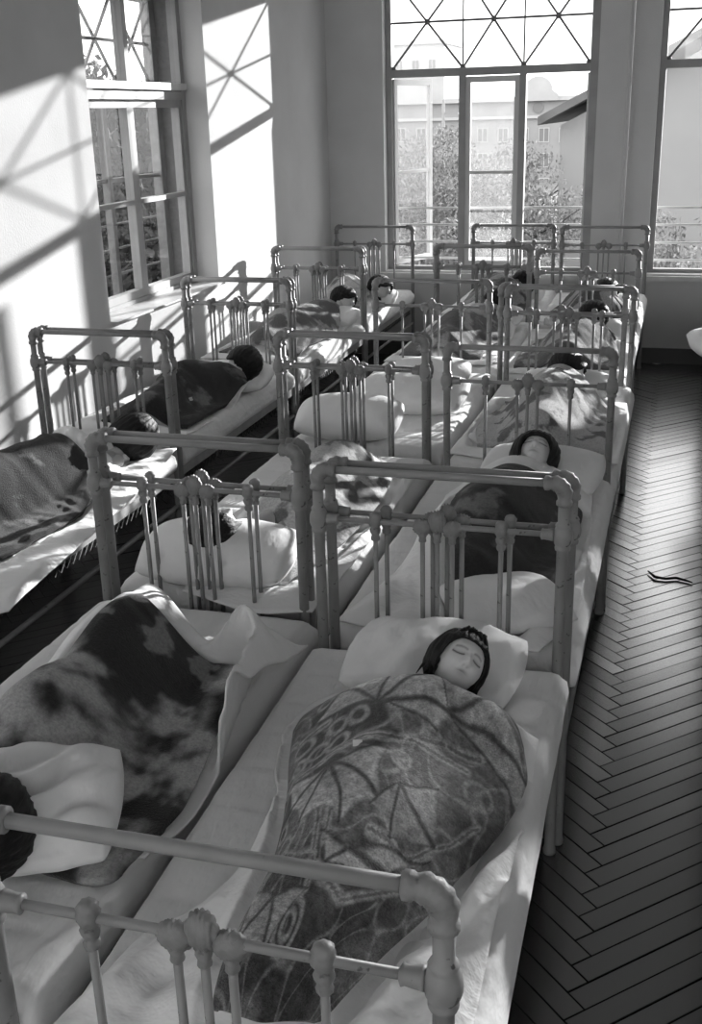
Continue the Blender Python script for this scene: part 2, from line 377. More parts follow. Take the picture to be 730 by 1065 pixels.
# ------------------------------------------------------------------ beds
BWID = 0.735; HT = 1.25; ZJ = HT-0.156; MT = 0.68
def make_frame_meshes():
    D = {}
    # post: from floor to the corner elbow, with a ribbed joint ball at the cross rail and a foot
    pr_ = [(0.019, 0.0), (0.021, 0.012), (0.017, 0.03), (0.0165, 0.50), (0.0165, ZJ-0.048), (0.022, ZJ-0.044), (0.0235, ZJ-0.036), (0.0205, ZJ-0.032), (0.0255, ZJ-0.024), (0.0285, ZJ-0.012),
           (0.029, ZJ), (0.0275, ZJ+0.012), (0.023, ZJ+0.022), (0.0215, ZJ+0.027), (0.0235, ZJ+0.031), (0.0205, ZJ+0.036), (0.0165, ZJ+0.04), (0.0165, HT-0.058)]
    D['post'] = MB().lathe(pr_, 14).mesh('post')
    # corner elbow (opens towards +x)
    e = MB(); pts = []; rr = []
    R_ = 0.032
    pts += [(0, 0, HT-0.066), (0, 0, HT-0.062), (0, 0, HT-0.052), (0, 0, HT-0.048)]; rr += [0.017, 0.0235, 0.0235, 0.0195]
    for k in range(9):
        t = PI-PI/2*k/8; pts.append((R_+R_*math.cos(t), 0, HT-R_+R_*math.sin(t)*1.0)); rr.append(0.0215+0.003*(k % 2))
    pts += [(R_+0.008, 0, HT), (R_+0.012, 0, HT), (R_+0.024, 0, HT), (R_+0.028, 0, HT)]; rr += [0.0185, 0.022, 0.022, 0.014]
    D['elbow'] = e.tube(pts, rr, 14).mesh('corner_elbow')
    h = BWID/2
    D['top'] = MB().tube([(-h+0.05, 0, HT), (h-0.05, 0, HT)], 0.0125, 12).mesh('top_rail')
    c = MB().tube([(-h+0.02, 0, ZJ), (h-0.02, 0, ZJ)], 0.0085, 10)
    for s in (-1, 1): c.tube([(s*(h-0.026), 0, ZJ), (s*(h-0.032), 0, ZJ), (s*(h-0.055), 0, ZJ), (s*(h-0.06), 0, ZJ), (s*(h-0.064), 0, ZJ)], [0.019, 0.0185, 0.0155, 0.0175, 0.010], 12)
    D['cross'] = c.mesh('cross_rail')
    D['low'] = MB().box(-h, h, -0.004, 0.004, 0.52, 0.56).box(-h, h, -0.004, 0.022, 0.516, 0.522).mesh('lower_rail')
    D['spindle'] = MB().tube([(0, 0, 0.545), (0, 0, ZJ)], 0.0075, 10).mesh('spindle')
    pc = [(0.0085, -0.062), (0.0125, -0.058), (0.0135, -0.048), (0.0105, -0.042), (0.0145, -0.034), (0.0165, -0.024), (0.013, -0.016), (0.0185, -0.008), (0.020, 0.004), (0.0165, 0.012), (0.0185, 0.018), (0.013, 0.026), (0.005, 0.030)]
    D['collar'] = MB().lathe([(r, z+ZJ) for r, z in pc], 14, ribs=7, amp=0.07).mesh('spindle_collar')
    def shell(d):
        return 1+0.07*math.cos(9*math.atan2(d[2], d[0]))
    D['shell_c'] = MB().ell((0, 0, ZJ+0.012), (0.026, 0.019, 0.036), 40, 18, lambda d: 1+0.09*math.cos(20*d[0])).mesh('shell_casting')
    D['shell_s'] = MB().ell((0, 0, ZJ-0.006), (0.030, 0.018, 0.026), 40, 18, lambda d: 1+0.09*math.cos(18*math.atan2(d[2], d[0]))*min(1, 1.6*(1-abs(d[1])))).mesh('shell_casting')
    D['stem'] = MB().lathe([(0.0085, ZJ-0.055), (0.012, ZJ-0.05), (0.0105, ZJ-0.04), (0.014, ZJ-0.03), (0.012, ZJ-0.01)], 12).mesh('spindle_collar')
    D['lowpost'] = MB().lathe([(0.019, 0.0), (0.021, 0.012), (0.017, 0.03), (0.0165, 0.60), (0.012, 0.61)], 14).mesh('post')
    for k, me in D.items(): me.materials.append(cast_m if k in ('elbow', 'collar', 'shell_c', 'shell_s', 'stem') else (steel_m if k == 'low' else enamel))
    return D
FM = make_frame_meshes()
def end_frame(bed, y, which, low=False):
    h = BWID/2
    if low:
        for s in (-1, 1): place('post', FM['lowpost'], None, bed, (s*h, y, 0))
        place('lower_rail', FM['low'], None, bed, (0, y, 0)); return
    for s in (-1, 1):
        p = place('post', FM['post'], None, bed, (s*h, y, 0))
        place('corner_elbow', FM['elbow'], None, p, (0, 0, 0), (0, 0, 0 if s < 0 else PI))
    place('top_rail', FM['top'], None, bed, (0, y, 0)); cr = place('cross_rail', FM['cross'], None, bed, (0, y, 0))
    place('lower_rail', FM['low'], None, bed, (0, y, 0))
    for x in (-0.19, 0.19):
        sp = place('spindle', FM['spindle'], None, bed, (x, y, 0)); place('spindle_collar', FM['collar'], None, sp)
    for x in (-0.045, 0, 0.045):
        sp = place('spindle', FM['spindle'], None, bed, (x, y, 0)); place('spindle_collar', FM['stem'], None, sp)
        place('shell_casting', FM['shell_c' if x == 0 else 'shell_s'], None, cr, (x, 0, 0), (0, 0, 0))
def mattress_mesh(x0, x1, y0, y1, z0, z1, seed):
    mb = MB(); nx, ny = 36, 130; r = 0.045
    vs = []; fs = []
    def h(x, y): return 0.010*fbm(x*1.0+seed, y, 0, 4.5) + 0.009*wrinkle(x+seed, y, 3.3, 5, 0.9, 0.4) - 0.006*max(0, math.cos((y-y0)*2*PI/0.17))**6
    prof = []          # cross section param around top: side, rounded, top
    xs = np.linspace(0, 1, nx+1); ys = np.linspace(0, 1, ny+1)
    def edge(t, a, b):
        return a+(b-a)*t
    for j, ty in enumerate(ys):
        for i, tx in enumerate(xs):
            x = edge(tx, x0, x1); y = edge(ty, y0, y1)
            dx = min(x-x0, x1-x); dy = min(y-y0, y1-y); d = 0
            ex = max(0, r-dx)/r; ey = max(0, r-dy)/r; q = min(1, math.hypot(ex, ey))
            vs.append((x, y, z1 - r*(1-math.sqrt(max(0, 1-q*q))) + h(x, y)*(1-q)))
    top = len(vs)
    for j in range(ny):
        for i in range(nx): fs.append((j*(nx+1)+i, j*(nx+1)+i+1, (j+1)*(nx+1)+i+1, (j+1)*(nx+1)+i))
    ring = [i for i in range(nx+1)]+[(j)*(nx+1)+nx for j in range(1, ny+1)]+[ny*(nx+1)+i for i in range(nx-1, -1, -1)]+[j*(nx+1) for j in range(ny-1, 0, -1)]
    n = len(ring)
    for lev, (zz, off) in enumerate(((z0+(z1-r-z0)*0.5, 0.006), (z0+0.01, 0.0), (z0, -0.012))):
        for k in ring:
            x, y, _ = vs[k]; cx, cy = (x0+x1)/2, (y0+y1)/2
            sx = off*(1 if x > cx else -1)*(1 if min(x-x0, x1-x) < 1e-6 else 0); sy = off*(1 if y > cy else -1)*(1 if min(y-y0, y1-y) < 1e-6 else 0)
            vs.append((x+sx+0.004*fbm(x, y+seed, zz, 6), y+sy, zz))
    prev = ring
    for lev in range(3):
        cur = [top+lev*n+k for k in range(n)]
        for k in range(n): fs.append((prev[k], cur[k], cur[(k+1) % n], prev[(k+1) % n]))
        prev = cur
    fs.append(tuple(reversed(prev)))
    return mb.add(vs, fs)
def side_mesh(L_):
    D = {}
    return D
def make_bed(label, group, cx, yf, yh, mx0=None, mx1=None, low_foot=False, seed=0, foot=True, rz=0.0):
    L_ = yh-yf; cy = (yf+yh)/2
    bed = empty('iron_bed', (cx, cy, 0), rz); tag(bed, label, 'bed', group)
    end_frame(bed, L_/2, 'head')
    if foot: end_frame(bed, -L_/2, 'foot', low_foot)
    h = BWID/2
    for s in (-1, 1):
        MB().box(s*(h-0.002)-0.004, s*(h-0.002)+0.004, -L_/2+0.012, L_/2-0.012, 0.505, 0.555).box(min(s*h, s*(h-0.03)), max(s*h, s*(h-0.03)), -L_/2+0.012, L_/2-0.012, 0.505, 0.511).build('side_rail', steel_m, bed)
        MB().tube([(s*h, -L_/2+0.012, 0.365), (s*h, L_/2-0.012, 0.365)], 0.012, 8).build('lower_side_bar', enamel, bed)
    # spring mesh: zig-zag wires along each side with a wire net
    sm = MB(); n = int(L_/0.05)
    for s in (-1, 1):
        pts = [(s*(h-0.02), -L_/2+0.03+0.05*k*(L_-0.06)/(0.05*n), 0.50-(0.05 if k % 2 else 0.0)) for k in range(n+1)]; sm.tube(pts, 0.003, 4)
        pts = [(s*(h-0.02), -L_/2+0.03+0.05*k*(L_-0.06)/(0.05*n), 0.50-(0.0 if k % 2 else 0.05)) for k in range(n+1)]; sm.tube(pts, 0.003, 4)
    sm.box(-h+0.03, h-0.03, -L_/2+0.03, L_/2-0.03, 0.535, 0.545)
    sm.build('spring_mesh', dark_steel, bed)
    a = -0.385 if mx0 is None else mx0-cx; b = 0.385 if mx1 is None else mx1-cx
    mattress_mesh(a, b, -L_/2+0.022, L_/2-0.022, 0.5555, MT, seed).build('mattress', mattress_m, bed)
    return bed
ROWX = {'A': -2.774, 'B': -1.492, 'C': -0.634, 'D': 0.64, 'E': 1.50}
YS = {'A': [3.07, 4.853, 6.686, 8.404, 10.13], 'B': [1.36, 3.138, 4.971, 6.789, 8.617, 10.27], 'C': [1.20, 2.974, 4.817, 6.594, 8.377, 10.14], 'D': [1.45, 3.2, 5.0, 6.8, 8.55, 10.2], 'E': [1.5, 3.3, 5.1, 6.9, 8.6, 10.2]}
XO = {'C0': .034, 'C1': .008, 'C2': .015, 'C3': .02, 'C4': -.03, 'C5': -.036}
GAP = 0.062
BL = {
 'A1': 'white iron bed along the sunlit wall, cut off by the left edge',
 'A2': 'white iron bed along the wall under the window, with a dark-blanketed sleeper',
 'A3': 'white iron bed along the wall, just past the left-hand window',
 'A4': 'white iron bed in the far corner by the wall',
 'B1': 'white iron bed in the front left of the picture with a dark plush blanket',
 'B2': 'second white iron bed of the middle row, plump pillow at its near end',
 'B3': 'unoccupied white iron bed in the middle row with pillow and rolled bedding',
 'B4': 'white iron bed in the middle row, fourth from the camera',
 'B5': 'white iron bed in the middle row, farthest, below the open window',
 'C1': 'nearest white iron bed, with the sleeping child under the leaf-patterned blanket',
 'C2': 'white iron bed by the aisle, second from the camera, with a dark rounded blanket',
 'C3': 'white iron bed by the aisle, third from the camera, with sunlit pale blanket',
 'C4': 'white iron bed by the aisle, fourth from the camera',
 'C5': 'white iron bed by the aisle, farthest, against the back wall',
 'D4': 'iron bed beyond the aisle at the right edge, white bedding hanging over its side'}
for r_, nm in (('D', 'just across the aisle'), ('E', 'second row across the aisle')):  # unseen beds added to keep low sun off the near aisle floor
    for i_, od in enumerate(('nearest', 'second', 'third', 'fourth', 'farthest')):
        BL.setdefault('%s%d' % (r_, i_+1), 'white iron bed added to block sun, %s, %s of its row' % (nm, od))
BEDS = {}
for r in 'ABCDE':
    for i in range(len(YS[r])-1):
        k = '%s%d' % (r, i+1)
        if k in ('E4', 'E5'): continue
        yf = YS[r][i] + (GAP if i > 0 else 0); yh = YS[r][i+1]
        cx = ROWX[r] + XO.get(k, 0.0)
        mx0 = mx1 = None
        if r == 'C': mx0, mx1 = cx-0.405, cx+0.40
        if r == 'B': mx0, mx1 = cx-0.385, cx+0.42
        BEDS[k] = make_bed(BL[k], 'iron beds standing in rows in the dormitory', cx, yf, yh, mx0, mx1, low_foot=(k in ('C3', 'B4', 'C5')), seed=ord(r)*1.7+i*2.3, rz=0.012 if k == 'C1' else 0.0)

# ------------------------------------------------------------------ soft things
def resample(pts, n):
    P = np.array(pts, float)
    if len(P) > 2:      # smooth with Catmull-Rom
        Q = np.vstack([2*P[0]-P[1], P, 2*P[-1]-P[-2]]); out = []
        for i in range(1, len(Q)-2):
            for t in np.linspace(0, 1, 12, endpoint=False):
                a, b, c, d = Q[i-1], Q[i], Q[i+1], Q[i+2]
                out.append(0.5*((2*b)+(-a+c)*t+(2*a-5*b+4*c-d)*t*t+(-a+3*b-3*c+d)*t**3))
        out.append(P[-1]); P = np.array(out)
    s = np.r_[0, np.cumsum(np.linalg.norm(np.diff(P, axis=0), axis=1))]; s /= s[-1]
    t = np.linspace(0, 1, n); return np.stack([np.interp(t, s, P[:, k]) for k in range(P.shape[1])], 1)
def mound_height(x, y, mounds):
    h = 0.0
    for (x1, y1, r1, h1, x2, y2, r2, h2) in mounds:
        dx, dy = x2-x1, y2-y1; L2 = dx*dx+dy*dy
        t = 0 if L2 < 1e-9 else max(0, min(1, ((x-x1)*dx+(y-y1)*dy)/L2))
        d = math.hypot(x-x1-t*dx, y-y1-t*dy); r = r1+(r2-r1)*t; hh = h1+(h2-h1)*t
        q = d/r
        v = hh*(math.cos(min(q, 1)*PI)*0.5+0.5)**0.75
        h = max(h, v) + 0.25*min(h, v)
    return h
def cloth(name, bottom, right, top, left, mounds, base, mtl, n=(60, 60), fold=0.012, fsc=7, fang=0.6, fst=0.35, seed=0.0, thick=0.012, calm=False, paint=None, drop=None, under=None):
    """a cloth over a bed: four edges (world xy), lying on the bed and over what is under it"""
    nu, nv = n
    kd = None
    if under is not None:
        kd = KDTree(len(under.data.vertices))
        for q in under.data.vertices: kd.insert((q.co.x, q.co.y, 0), q.index)
        kd.balance()
    Bt, Rt, Tp, Lf = [resample([p[:2] for p in e], m_) for e, m_ in ((bottom, nu), (right, nv), (top, nu), (left, nv))]
    vs = []; sh = []
    for j in range(nv):
        v = j/(nv-1)
        for i in range(nu):
            u = i/(nu-1)
            p = (1-v)*Bt[i]+v*Tp[i]+(1-u)*Lf[j]+u*Rt[j]-((1-u)*(1-v)*Bt[0]+u*(1-v)*Bt[-1]+(1-u)*v*Tp[0]+u*v*Tp[-1])
            x, y = float(p[0]), float(p[1])
            e = min(u, 1-u, v, 1-v)
            rim = min(1, e*14)
            mh = mound_height(x, y, mounds); fo = fold*(1-0.85*min(1, mh/0.05)) if calm else fold
            z = base+mh+fo*(wrinkle(x, y, seed, fsc, fang, fst)*0.7+0.5*wrinkle(x, y, seed+9, fsc*2.1, fang+1.0, fst)+0.22*wrinkle(x, y, seed+5, fsc*4.3, fang+0.3, fst))*(0.35+0.65*rim)
            z += 0.006*rim
            if kd is not None:
                near = kd.find_n((x, y, 0), 8)
                if near and near[0][2] < 0.03: z = min(z, min(under.data.vertices[q[1]].co.z for q in near)-0.036)
            if drop is not None: z, x, y = drop(x, y, z)
            vs.append((x, y, z))
            if paint: sh.append(paint(u, v, x, y))
    if kd is not None:
        Z = np.array([q[2] for q in vs]).reshape(nv, nu); Zc = Z.copy()
        for _ in range(3):
            Pd = np.pad(Z, 1, mode='edge'); Z = (Pd[:-2, 1:-1]+Pd[2:, 1:-1]+Pd[1:-1, :-2]+Pd[1:-1, 2:]+4*Z)/8
        lim = []
        for (x, y, z), zn in zip(vs, Z.ravel()):
            near = kd.find_n((x, y, 0), 4)
            lim.append(min(zn, min(under.data.vertices[q[1]].co.z for q in near)-0.028) if near[0][2] < 0.012 else zn)
        vs = [(q[0], q[1], float(z)) for q, z in zip(vs, lim)]
    fs = [(j*nu+i, j*nu+i+1, (j+1)*nu+i+1, (j+1)*nu+i) for j in range(nv-1) for i in range(nu-1)]
    mb = MB().add(vs, fs); o = mb.build(name, mtl)
    if paint:
        a = o.data.attributes.new('shade', 'FLOAT', 'POINT'); a.data.foreach_set('value', np.clip(sh, 0.005, 0.9))
    s = o.modifiers.new('thickness', 'SOLIDIFY'); s.thickness = thick; s.offset = -1
    return o
def A(pts): return [at(*p) for p in pts]
def pillow_mesh(w_, l_, h_, seed=0.0, crease=0.01, dent=None, pleat=0.0):
    mb = MB(); nx, ny = (72, 60) if pleat else (36, 28); vs = []; fs = []
    for side in (1, -1):
        for j in range(ny+1):
            for i in range(nx+1):
                u = -1+2*i/nx; v = -1+2*j/ny
                x = u*w_/2*math.sqrt(1-0.17*v*v); y = v*l_/2*math.sqrt(1-0.17*u*u)
                k = ((1-u*u)*(1-v*v)) if abs(u) < 1 and abs(v) < 1 else 0
                k = k**0.42
                z = h_/2*k
                wr = crease*(0.9*fbm(x, y, seed+side, 9, 2)+0.35*wrinkle(x, y, seed+side, 8, 0.5+math.atan2(v, u), 0.4))*(k**0.5 if k > 0 else 0)
                if dent and side > 0:
                    z -= dent[2]*math.exp(-((x-dent[0])**2+(y-dent[1])**2)/dent[3]**2)*k
                if pleat and side > 0: wr += pleat*k*math.sin(math.atan2(y+0.22*l_/0.34, x+0.55*w_)*30+4*fbm(x, y, seed, 6, 2))*min(1, math.hypot(x+0.5*w_, y+0.2)*3)
                vs.append((x, y, side*(z if k > 0 else 0)+(wr if side > 0 else -wr)*1.0))
    n = (nx+1)*(ny+1)
    for sd_ in range(2):
        for j in range(ny):
            for i in range(nx):
                q = [j*(nx+1)+i, j*(nx+1)+i+1, (j+1)*(nx+1)+i+1, (j+1)*(nx+1)+i]
                if sd_: q.reverse()
                fs.append(tuple(k+sd_*n for k in q))
    mb.add(vs, fs); return mb
def pillow(label, x, y, z, w_, l_, h_, rz=0, tilt=0, roll=0, seed=0, crease=0.01, group='white pillows on the beds', dent=None, pleat=0.0):
    mb = pillow_mesh(w_, l_, h_, seed, crease, dent, pleat); me = mb.mesh('pillow')
    bm = bmesh.new(); bm.from_mesh(me); bmesh.ops.remove_doubles(bm, verts=bm.verts, dist=0.0006); bm.to_mesh(me); bm.free()
    o = place('pillow', me, pillow_m, None, (x, y, z), (tilt, roll, rz)); tag(o, label, 'pillow', group); return o

# ------------------------------------------------------------------ people
def head_mesh(fine=True):
    """x: to the child's left, y: forward (face), z: crown; about 0.2 m tall, origin at the centre"""
    nu, nv = (120, 96) if fine else (40, 30)
    vs = []; sh = []; fs = []
    G = lambda a, b, c, d, s: math.exp(-((a-b)**2+(c-d)**2)/(2*s*s))
    for j in range(nv+1):
        ph = PI*j/nv
        for i in range(nu):
            t = 2*PI*i/nu
            dx, dy, dz = math.sin(ph)*math.sin(t), math.sin(ph)*math.cos(t), math.cos(ph)
            x, y, z = 0.084*dx, 0.09*dy, 0.102*dz
            if z < 0:
                q = -z/0.102
                x *= 1-0.24*q**1.8; y = y*(1-0.12*q) + 0.012*q
                if y < 0: y *= 1-0.35*q
            front = max(0, min(1, (dy-0.1)/0.5))
            y -= front*0.010*(abs(x)/0.06)**2*0.4
            s = 0.64
            if dy > 0:
                ax = abs(x); f = 0.0
                f += 0.017*G(ax, 0, z, -0.028, 0.0085)+0.008*G(ax, 0, z, -0.012, 0.008)+0.005*G(ax, 0.010, z, -0.032, 0.006)
                f -= 0.009*G(ax, 0.029, z, 0.001, 0.013); f += 0.007*G(ax, 0.030, z, -0.001, 0.009)
                f += 0.004*G(ax, 0.028, z, 0.021, 0.012); f += 0.006*G(ax, 0.036, z, -0.034, 0.018)
                f += 0.0065*math.exp(-(z+0.0505)**2/(2*0.0042**2))*math.exp(-ax*ax/(2*0.013**2))
                f += 0.0070*math.exp(-(z+0.0605)**2/(2*0.0042**2))*math.exp(-ax*ax/(2*0.011**2))
                f -= 0.0045*math.exp(-(z+0.0555)**2/(2*0.0020**2))*math.exp(-ax*ax/(2*0.015**2))
                f += 0.008*G(ax, 0, z, -0.085, 0.012); f -= 0.003*G(ax, 0, z, -0.072, 0.008)
                y += f*front
                lid = -0.010+0.004*((ax-0.032)/0.0155)**2
                if abs(ax-0.032) < 0.0175: s -= 0.55*math.exp(-(z-lid)**2/(2*0.0022**2))+0.10*math.exp(-(z-lid-0.005)**2/(2*0.004**2))
                brow = 0.0165-0.003*((ax-0.028)/0.018)**2
                if 0.010 < ax < 0.046: s -= 0.36*math.exp(-(z-brow)**2/(2*0.0028**2))
                s -= 0.20*math.exp(-((z+0.0555)**2/(2*0.0072**2)+ax*ax/(2*0.0125**2)))
                s -= 0.24*math.exp(-((z+0.0555)**2/(2*0.0014**2)+ax*ax/(2*0.014**2)))
                s -= 0.25*G(ax, 0.0068, z, -0.0405, 0.0026)
            vs.append((x, y, z)); sh.append(max(0.03, s))
    for j in range(nv):
        for i in range(nu): fs.append((j*nu+i, (j+1)*nu+i, (j+1)*nu+(i+1) % nu, j*nu+(i+1) % nu))
    return vs, fs, sh
def hair_mesh(fine=True, seed=0):
    nu, nv = (96, 72) if fine else (110, 84); vs = []; fs = []; tk = 1.0 if fine else 1.10
    for j in range(nv+1):
        ph = PI*j/nv
        for i in range(nu):
            t = 2*PI*i/nu
            dx, dy, dz = math.sin(ph)*math.sin(t), math.sin(ph)*math.cos(t), math.cos(ph)
            st = 1+(0.022*math.sin(t*23+seed+4*dz)+0.012*math.sin(t*41+2*dz))*math.sin(ph)*(1.0 if fine else 0.7)+0.03*noise.noise((dx*3+seed, dy*3, dz*3))
            st *= tk; x, y, z = 0.097*dx*st, 0.101*dy*st, 0.114*dz*st
            if z < 0:      # bob falling straight to the jaw
                q = -z/0.114; x *= 1+0.10*q; 
                if y < 0: y *= 1-0.1*q
            # opening for the face
            fx = abs(x+0.006)/(0.070 if fine else 0.056); fz = (z+0.035)/(0.085 if fine else 0.072)
            inside = (fx**2.6+abs(fz)**2.4) if z < 0.05 else 9
            if z < -0.035: inside = fx**2.6
            if dy > 0 and inside < 1.35:
                k = max(0, min(1, (1.35-inside)/0.45)); y -= 0.055*k*min(1, dy*2.5)
            if z < -0.085: z = -0.085-(z+0.085)*-0.25
            vs.append((x, y, z))
    for j in range(nv):
        for i in range(nu): fs.append((j*nu+i, (j+1)*nu+i, (j+1)*nu+(i+1) % nu, j*nu+(i+1) % nu))
    mb = MB().add(vs, fs)
    if fine:
        rn = random.Random(3)
        for k in range(70):       # locks along the fringe and the sides
            sgn = rn.choice((-1, 1)); a0 = rn.uniform(0.1, 1.5)
            x0 = sgn*rn.uniform(0.0, 0.03); p0 = Vector((x0, 0.05+rn.uniform(-0.02, 0.015), 0.105))
            side = sgn*rn.uniform(0.062, 0.088)
            p1 = Vector((side*0.72, 0.068*rn.uniform(0.3, 1.05), 0.06)); p2 = Vector((side, 0.055*rn.uniform(0.0, 0.8), -0.01)); p3 = Vector((side*rn.uniform(0.85, 1.15), 0.05*rn.uniform(-0.3, 0.8), -0.07-rn.uniform(0, 0.03)))
            pts = []
            for q in np.linspace(0, 1, 9):
                a, b, c, d = p0, p1, p2, p3
                pts.append(((1-q)**3)*a+3*q*(1-q)**2*(b*1.02)+3*q*q*(1-q)*(c*1.05)+q**3*d)
            mb.tube(pts, [0.004, 0.0055, 0.006, 0.006, 0.006, 0.0055, 0.005, 0.004, 0.0012], 6)
    return mb
HM = {}
def person(label, head, crown, face, feet, scale=1.0, fine=False, group='children asleep in the dormitory'):
    """head centre, crown direction, facing direction (world), feet position; the body lies under the covers"""
    e = empty('person', (head[0], head[1], MT+0.02)); tag(e, label, 'person', group)
    if fine not in HM:
        HM[fine] = (head_mesh(True), hair_mesh(fine).mesh('hair'))
        HM[fine][1].materials.append(hair_m)
    (hv, hf, hs), hm = HM[fine]
    zc = Vector(crown).normalized(); yc = Vector(face); yc = (yc-zc*yc.dot(zc)).normalized(); xc = yc.cross(zc)
    R3 = Matrix((xc, yc, zc)).transposed()
    O = Vector(e.location); hp = Vector(head)
    mb = MB(); mb.add([tuple(R3 @ (Vector(v)*scale)+hp-O) for v in hv], hf)
    nh = len(mb.v)
    # neck, trunk, arms and legs down to the feet, kept low under the covers
    ft = Vector(feet); ax = (ft-hp); ax.z = 0; Ln = ax.length; ax.normalize(); sx = Vector((-ax.y, ax.x, 0))
    g = Vector((0, 0, MT+0.062-O.z)); base = hp-O; base.z = 0
    nk = hp-O-zc*0.075*scale
    P = lambda d, s, z=0.0: base+ax*d+sx*s+g+Vector((0, 0, z))
    mb.tube([nk, (nk+P(0.15, 0))/2, P(0.15, 0)], [0.034, 0.034, 0.045], 12)
    mb.tube([P(0.12, 0), P(0.16, 0), P(0.22, 0), P(0.33, 0), P(0.43, 0), P(0.5, 0), P(0.56, 0)], [0.02, 0.045, 0.054, 0.052, 0.05, 0.054, 0.034], 16)
    for s in (-1, 1):
        mb.tube([P(0.15, s*0.035), P(0.18, s*0.065), P(0.32, s*0.078), P(0.36, s*0.078), P(0.47, s*0.07), P(0.54, s*0.06), P(0.57, s*0.06)], [0.028, 0.03, 0.025, 0.023, 0.021, 0.018, 0.008], 10)
        k = max(0.35, min(0.55, (Ln-0.5)))
        mb.tube([P(0.5, s*0.035), P(0.55, s*0.045), P(0.5+k*0.48, s*0.05), P(0.5+k*0.55, s*0.05), P(0.5+k*0.95, s*0.045), P(0.5+k, s*0.045)], [0.045, 0.052, 0.04, 0.038, 0.026, 0.02], 12)
        mb.tube([P(0.5+k, s*0.045, -0.01), P(0.5+k, s*0.05, 0.01), P(0.5+k+0.01, s*0.055, 0.035)], [0.026, 0.024, 0.012], 10)
    b = mb.build('body', skin_m, e)
    a = b.data.attributes.new('shade', 'FLOAT', 'POINT'); a.data.foreach_set('value', hs+[0.5]*(len(mb.v)-nh))
    hr = place('hair', hm, None, e); hr.matrix_basis = Matrix.Translation(hp-O) @ R3.to_4x4() @ Matrix.Scale(scale, 4)
    return e

# ---- C1: the sleeping child nearest the camera, leaf-patterned blanket
Z1 = MT
HEAD1 = (-0.503, 2.600, MT+0.166)
person('sleeping child with dark bobbed hair, face turned up, in the nearest bed', HEAD1, (0.20, 0.78, 0.45), (0.50, -0.66, 0.55), (-0.62, 1.55, MT+0.1), 0.88, True)
pillow('white pillow under the head of the sleeping child in the nearest bed', -0.60, 2.77, MT+0.075, 0.52, 0.36, 0.15, rz=-0.06, tilt=0.12, seed=2, crease=0.030, dent=(0.12, -0.10, 0.05, 0.11))

def seg_d(px, py, ax, ay, bx, by):
    dx, dy = bx-ax, by-ay; L2 = dx*dx+dy*dy; t = max(0, min(1, ((px-ax)*dx+(py-ay)*dy)/L2)) if L2 else 0
    return math.hypot(px-ax-t*dx, py-ay-t*dy)
FANS = [  # centre, ribs (tips), fill value ; in blanket units (0..1 across, 0..1 down from the top hem)
 ((0.40, 0.22), [(0.20, 0.17), (0.27, 0.08), (0.43, 0.01), (0.60, 0.05), (0.68, 0.17), (0.60, 0.24)], 0.34),
 ((0.67, 0.17), [(0.62, 0.08), (0.80, 0.05), (0.95, 0.11), (1.02, 0.22)], 0.30),
 ((0.27, 0.45), [(0.05, 0.42), (0.11, 0.52), (0.20, 0.58), (0.38, 0.60), (0.50, 0.53), (0.46, 0.40)], 0.36),
 ((0.60, 0.47), [(0.52, 0.55), (0.66, 0.58), (0.80, 0.52), (0.72, 0.40)], 0.28),
 ((0.50, 0.67), [(0.36, 0.66), (0.45, 0.72), (0.70, 0.66), (0.80, 0.58)], 0.33),
 ((0.22, 0.80), [(0.04, 0.74), (0.10, 0.88), (0.30, 0.90), (0.38, 0.78)], 0.30)]
RINGS = [(0.19, 0.075, 0.030), (0.29, 0.07, 0.030), (0.25, 0.25, 0.035), (0.33, 0.255, 0.035), (0.18, 0.32, 0.04), (0.27, 0.335, 0.04), (0.11, 0.24, 0.045), (0.09, 0.34, 0.04), (0.52, 0.44, 0.05),
         (0.56, 0.40, 0.04), (0.06, 0.60, 0.035), (0.13, 0.66, 0.04), (0.40, 0.86, 0.07), (0.40, 0.86, 0.035), (0.85, 0.30, 0.05)]
LINES = [((0.02, 0.13), (0.10, 0.20), (0.22, 0.20)), ((0.02, 0.42), (0.25, 0.40), (0.45, 0.36), (0.70, 0.24), (0.80, 0.20)), ((0.30, 0.38), (0.55, 0.32), (0.78, 0.26)),
         ((0.55, 0.62), (0.75, 0.60), (0.88, 0.50), (0.92, 0.38)), ((0.35, 0.74), (0.60, 0.76), (0.82, 0.66)), ((0.0, 0.70), (0.2, 0.69), (0.36, 0.72), (0.40, 0.78)), ((0.28, 0.60), (0.34, 0.70)), ((0.33, 0.60), (0.38, 0.68))]
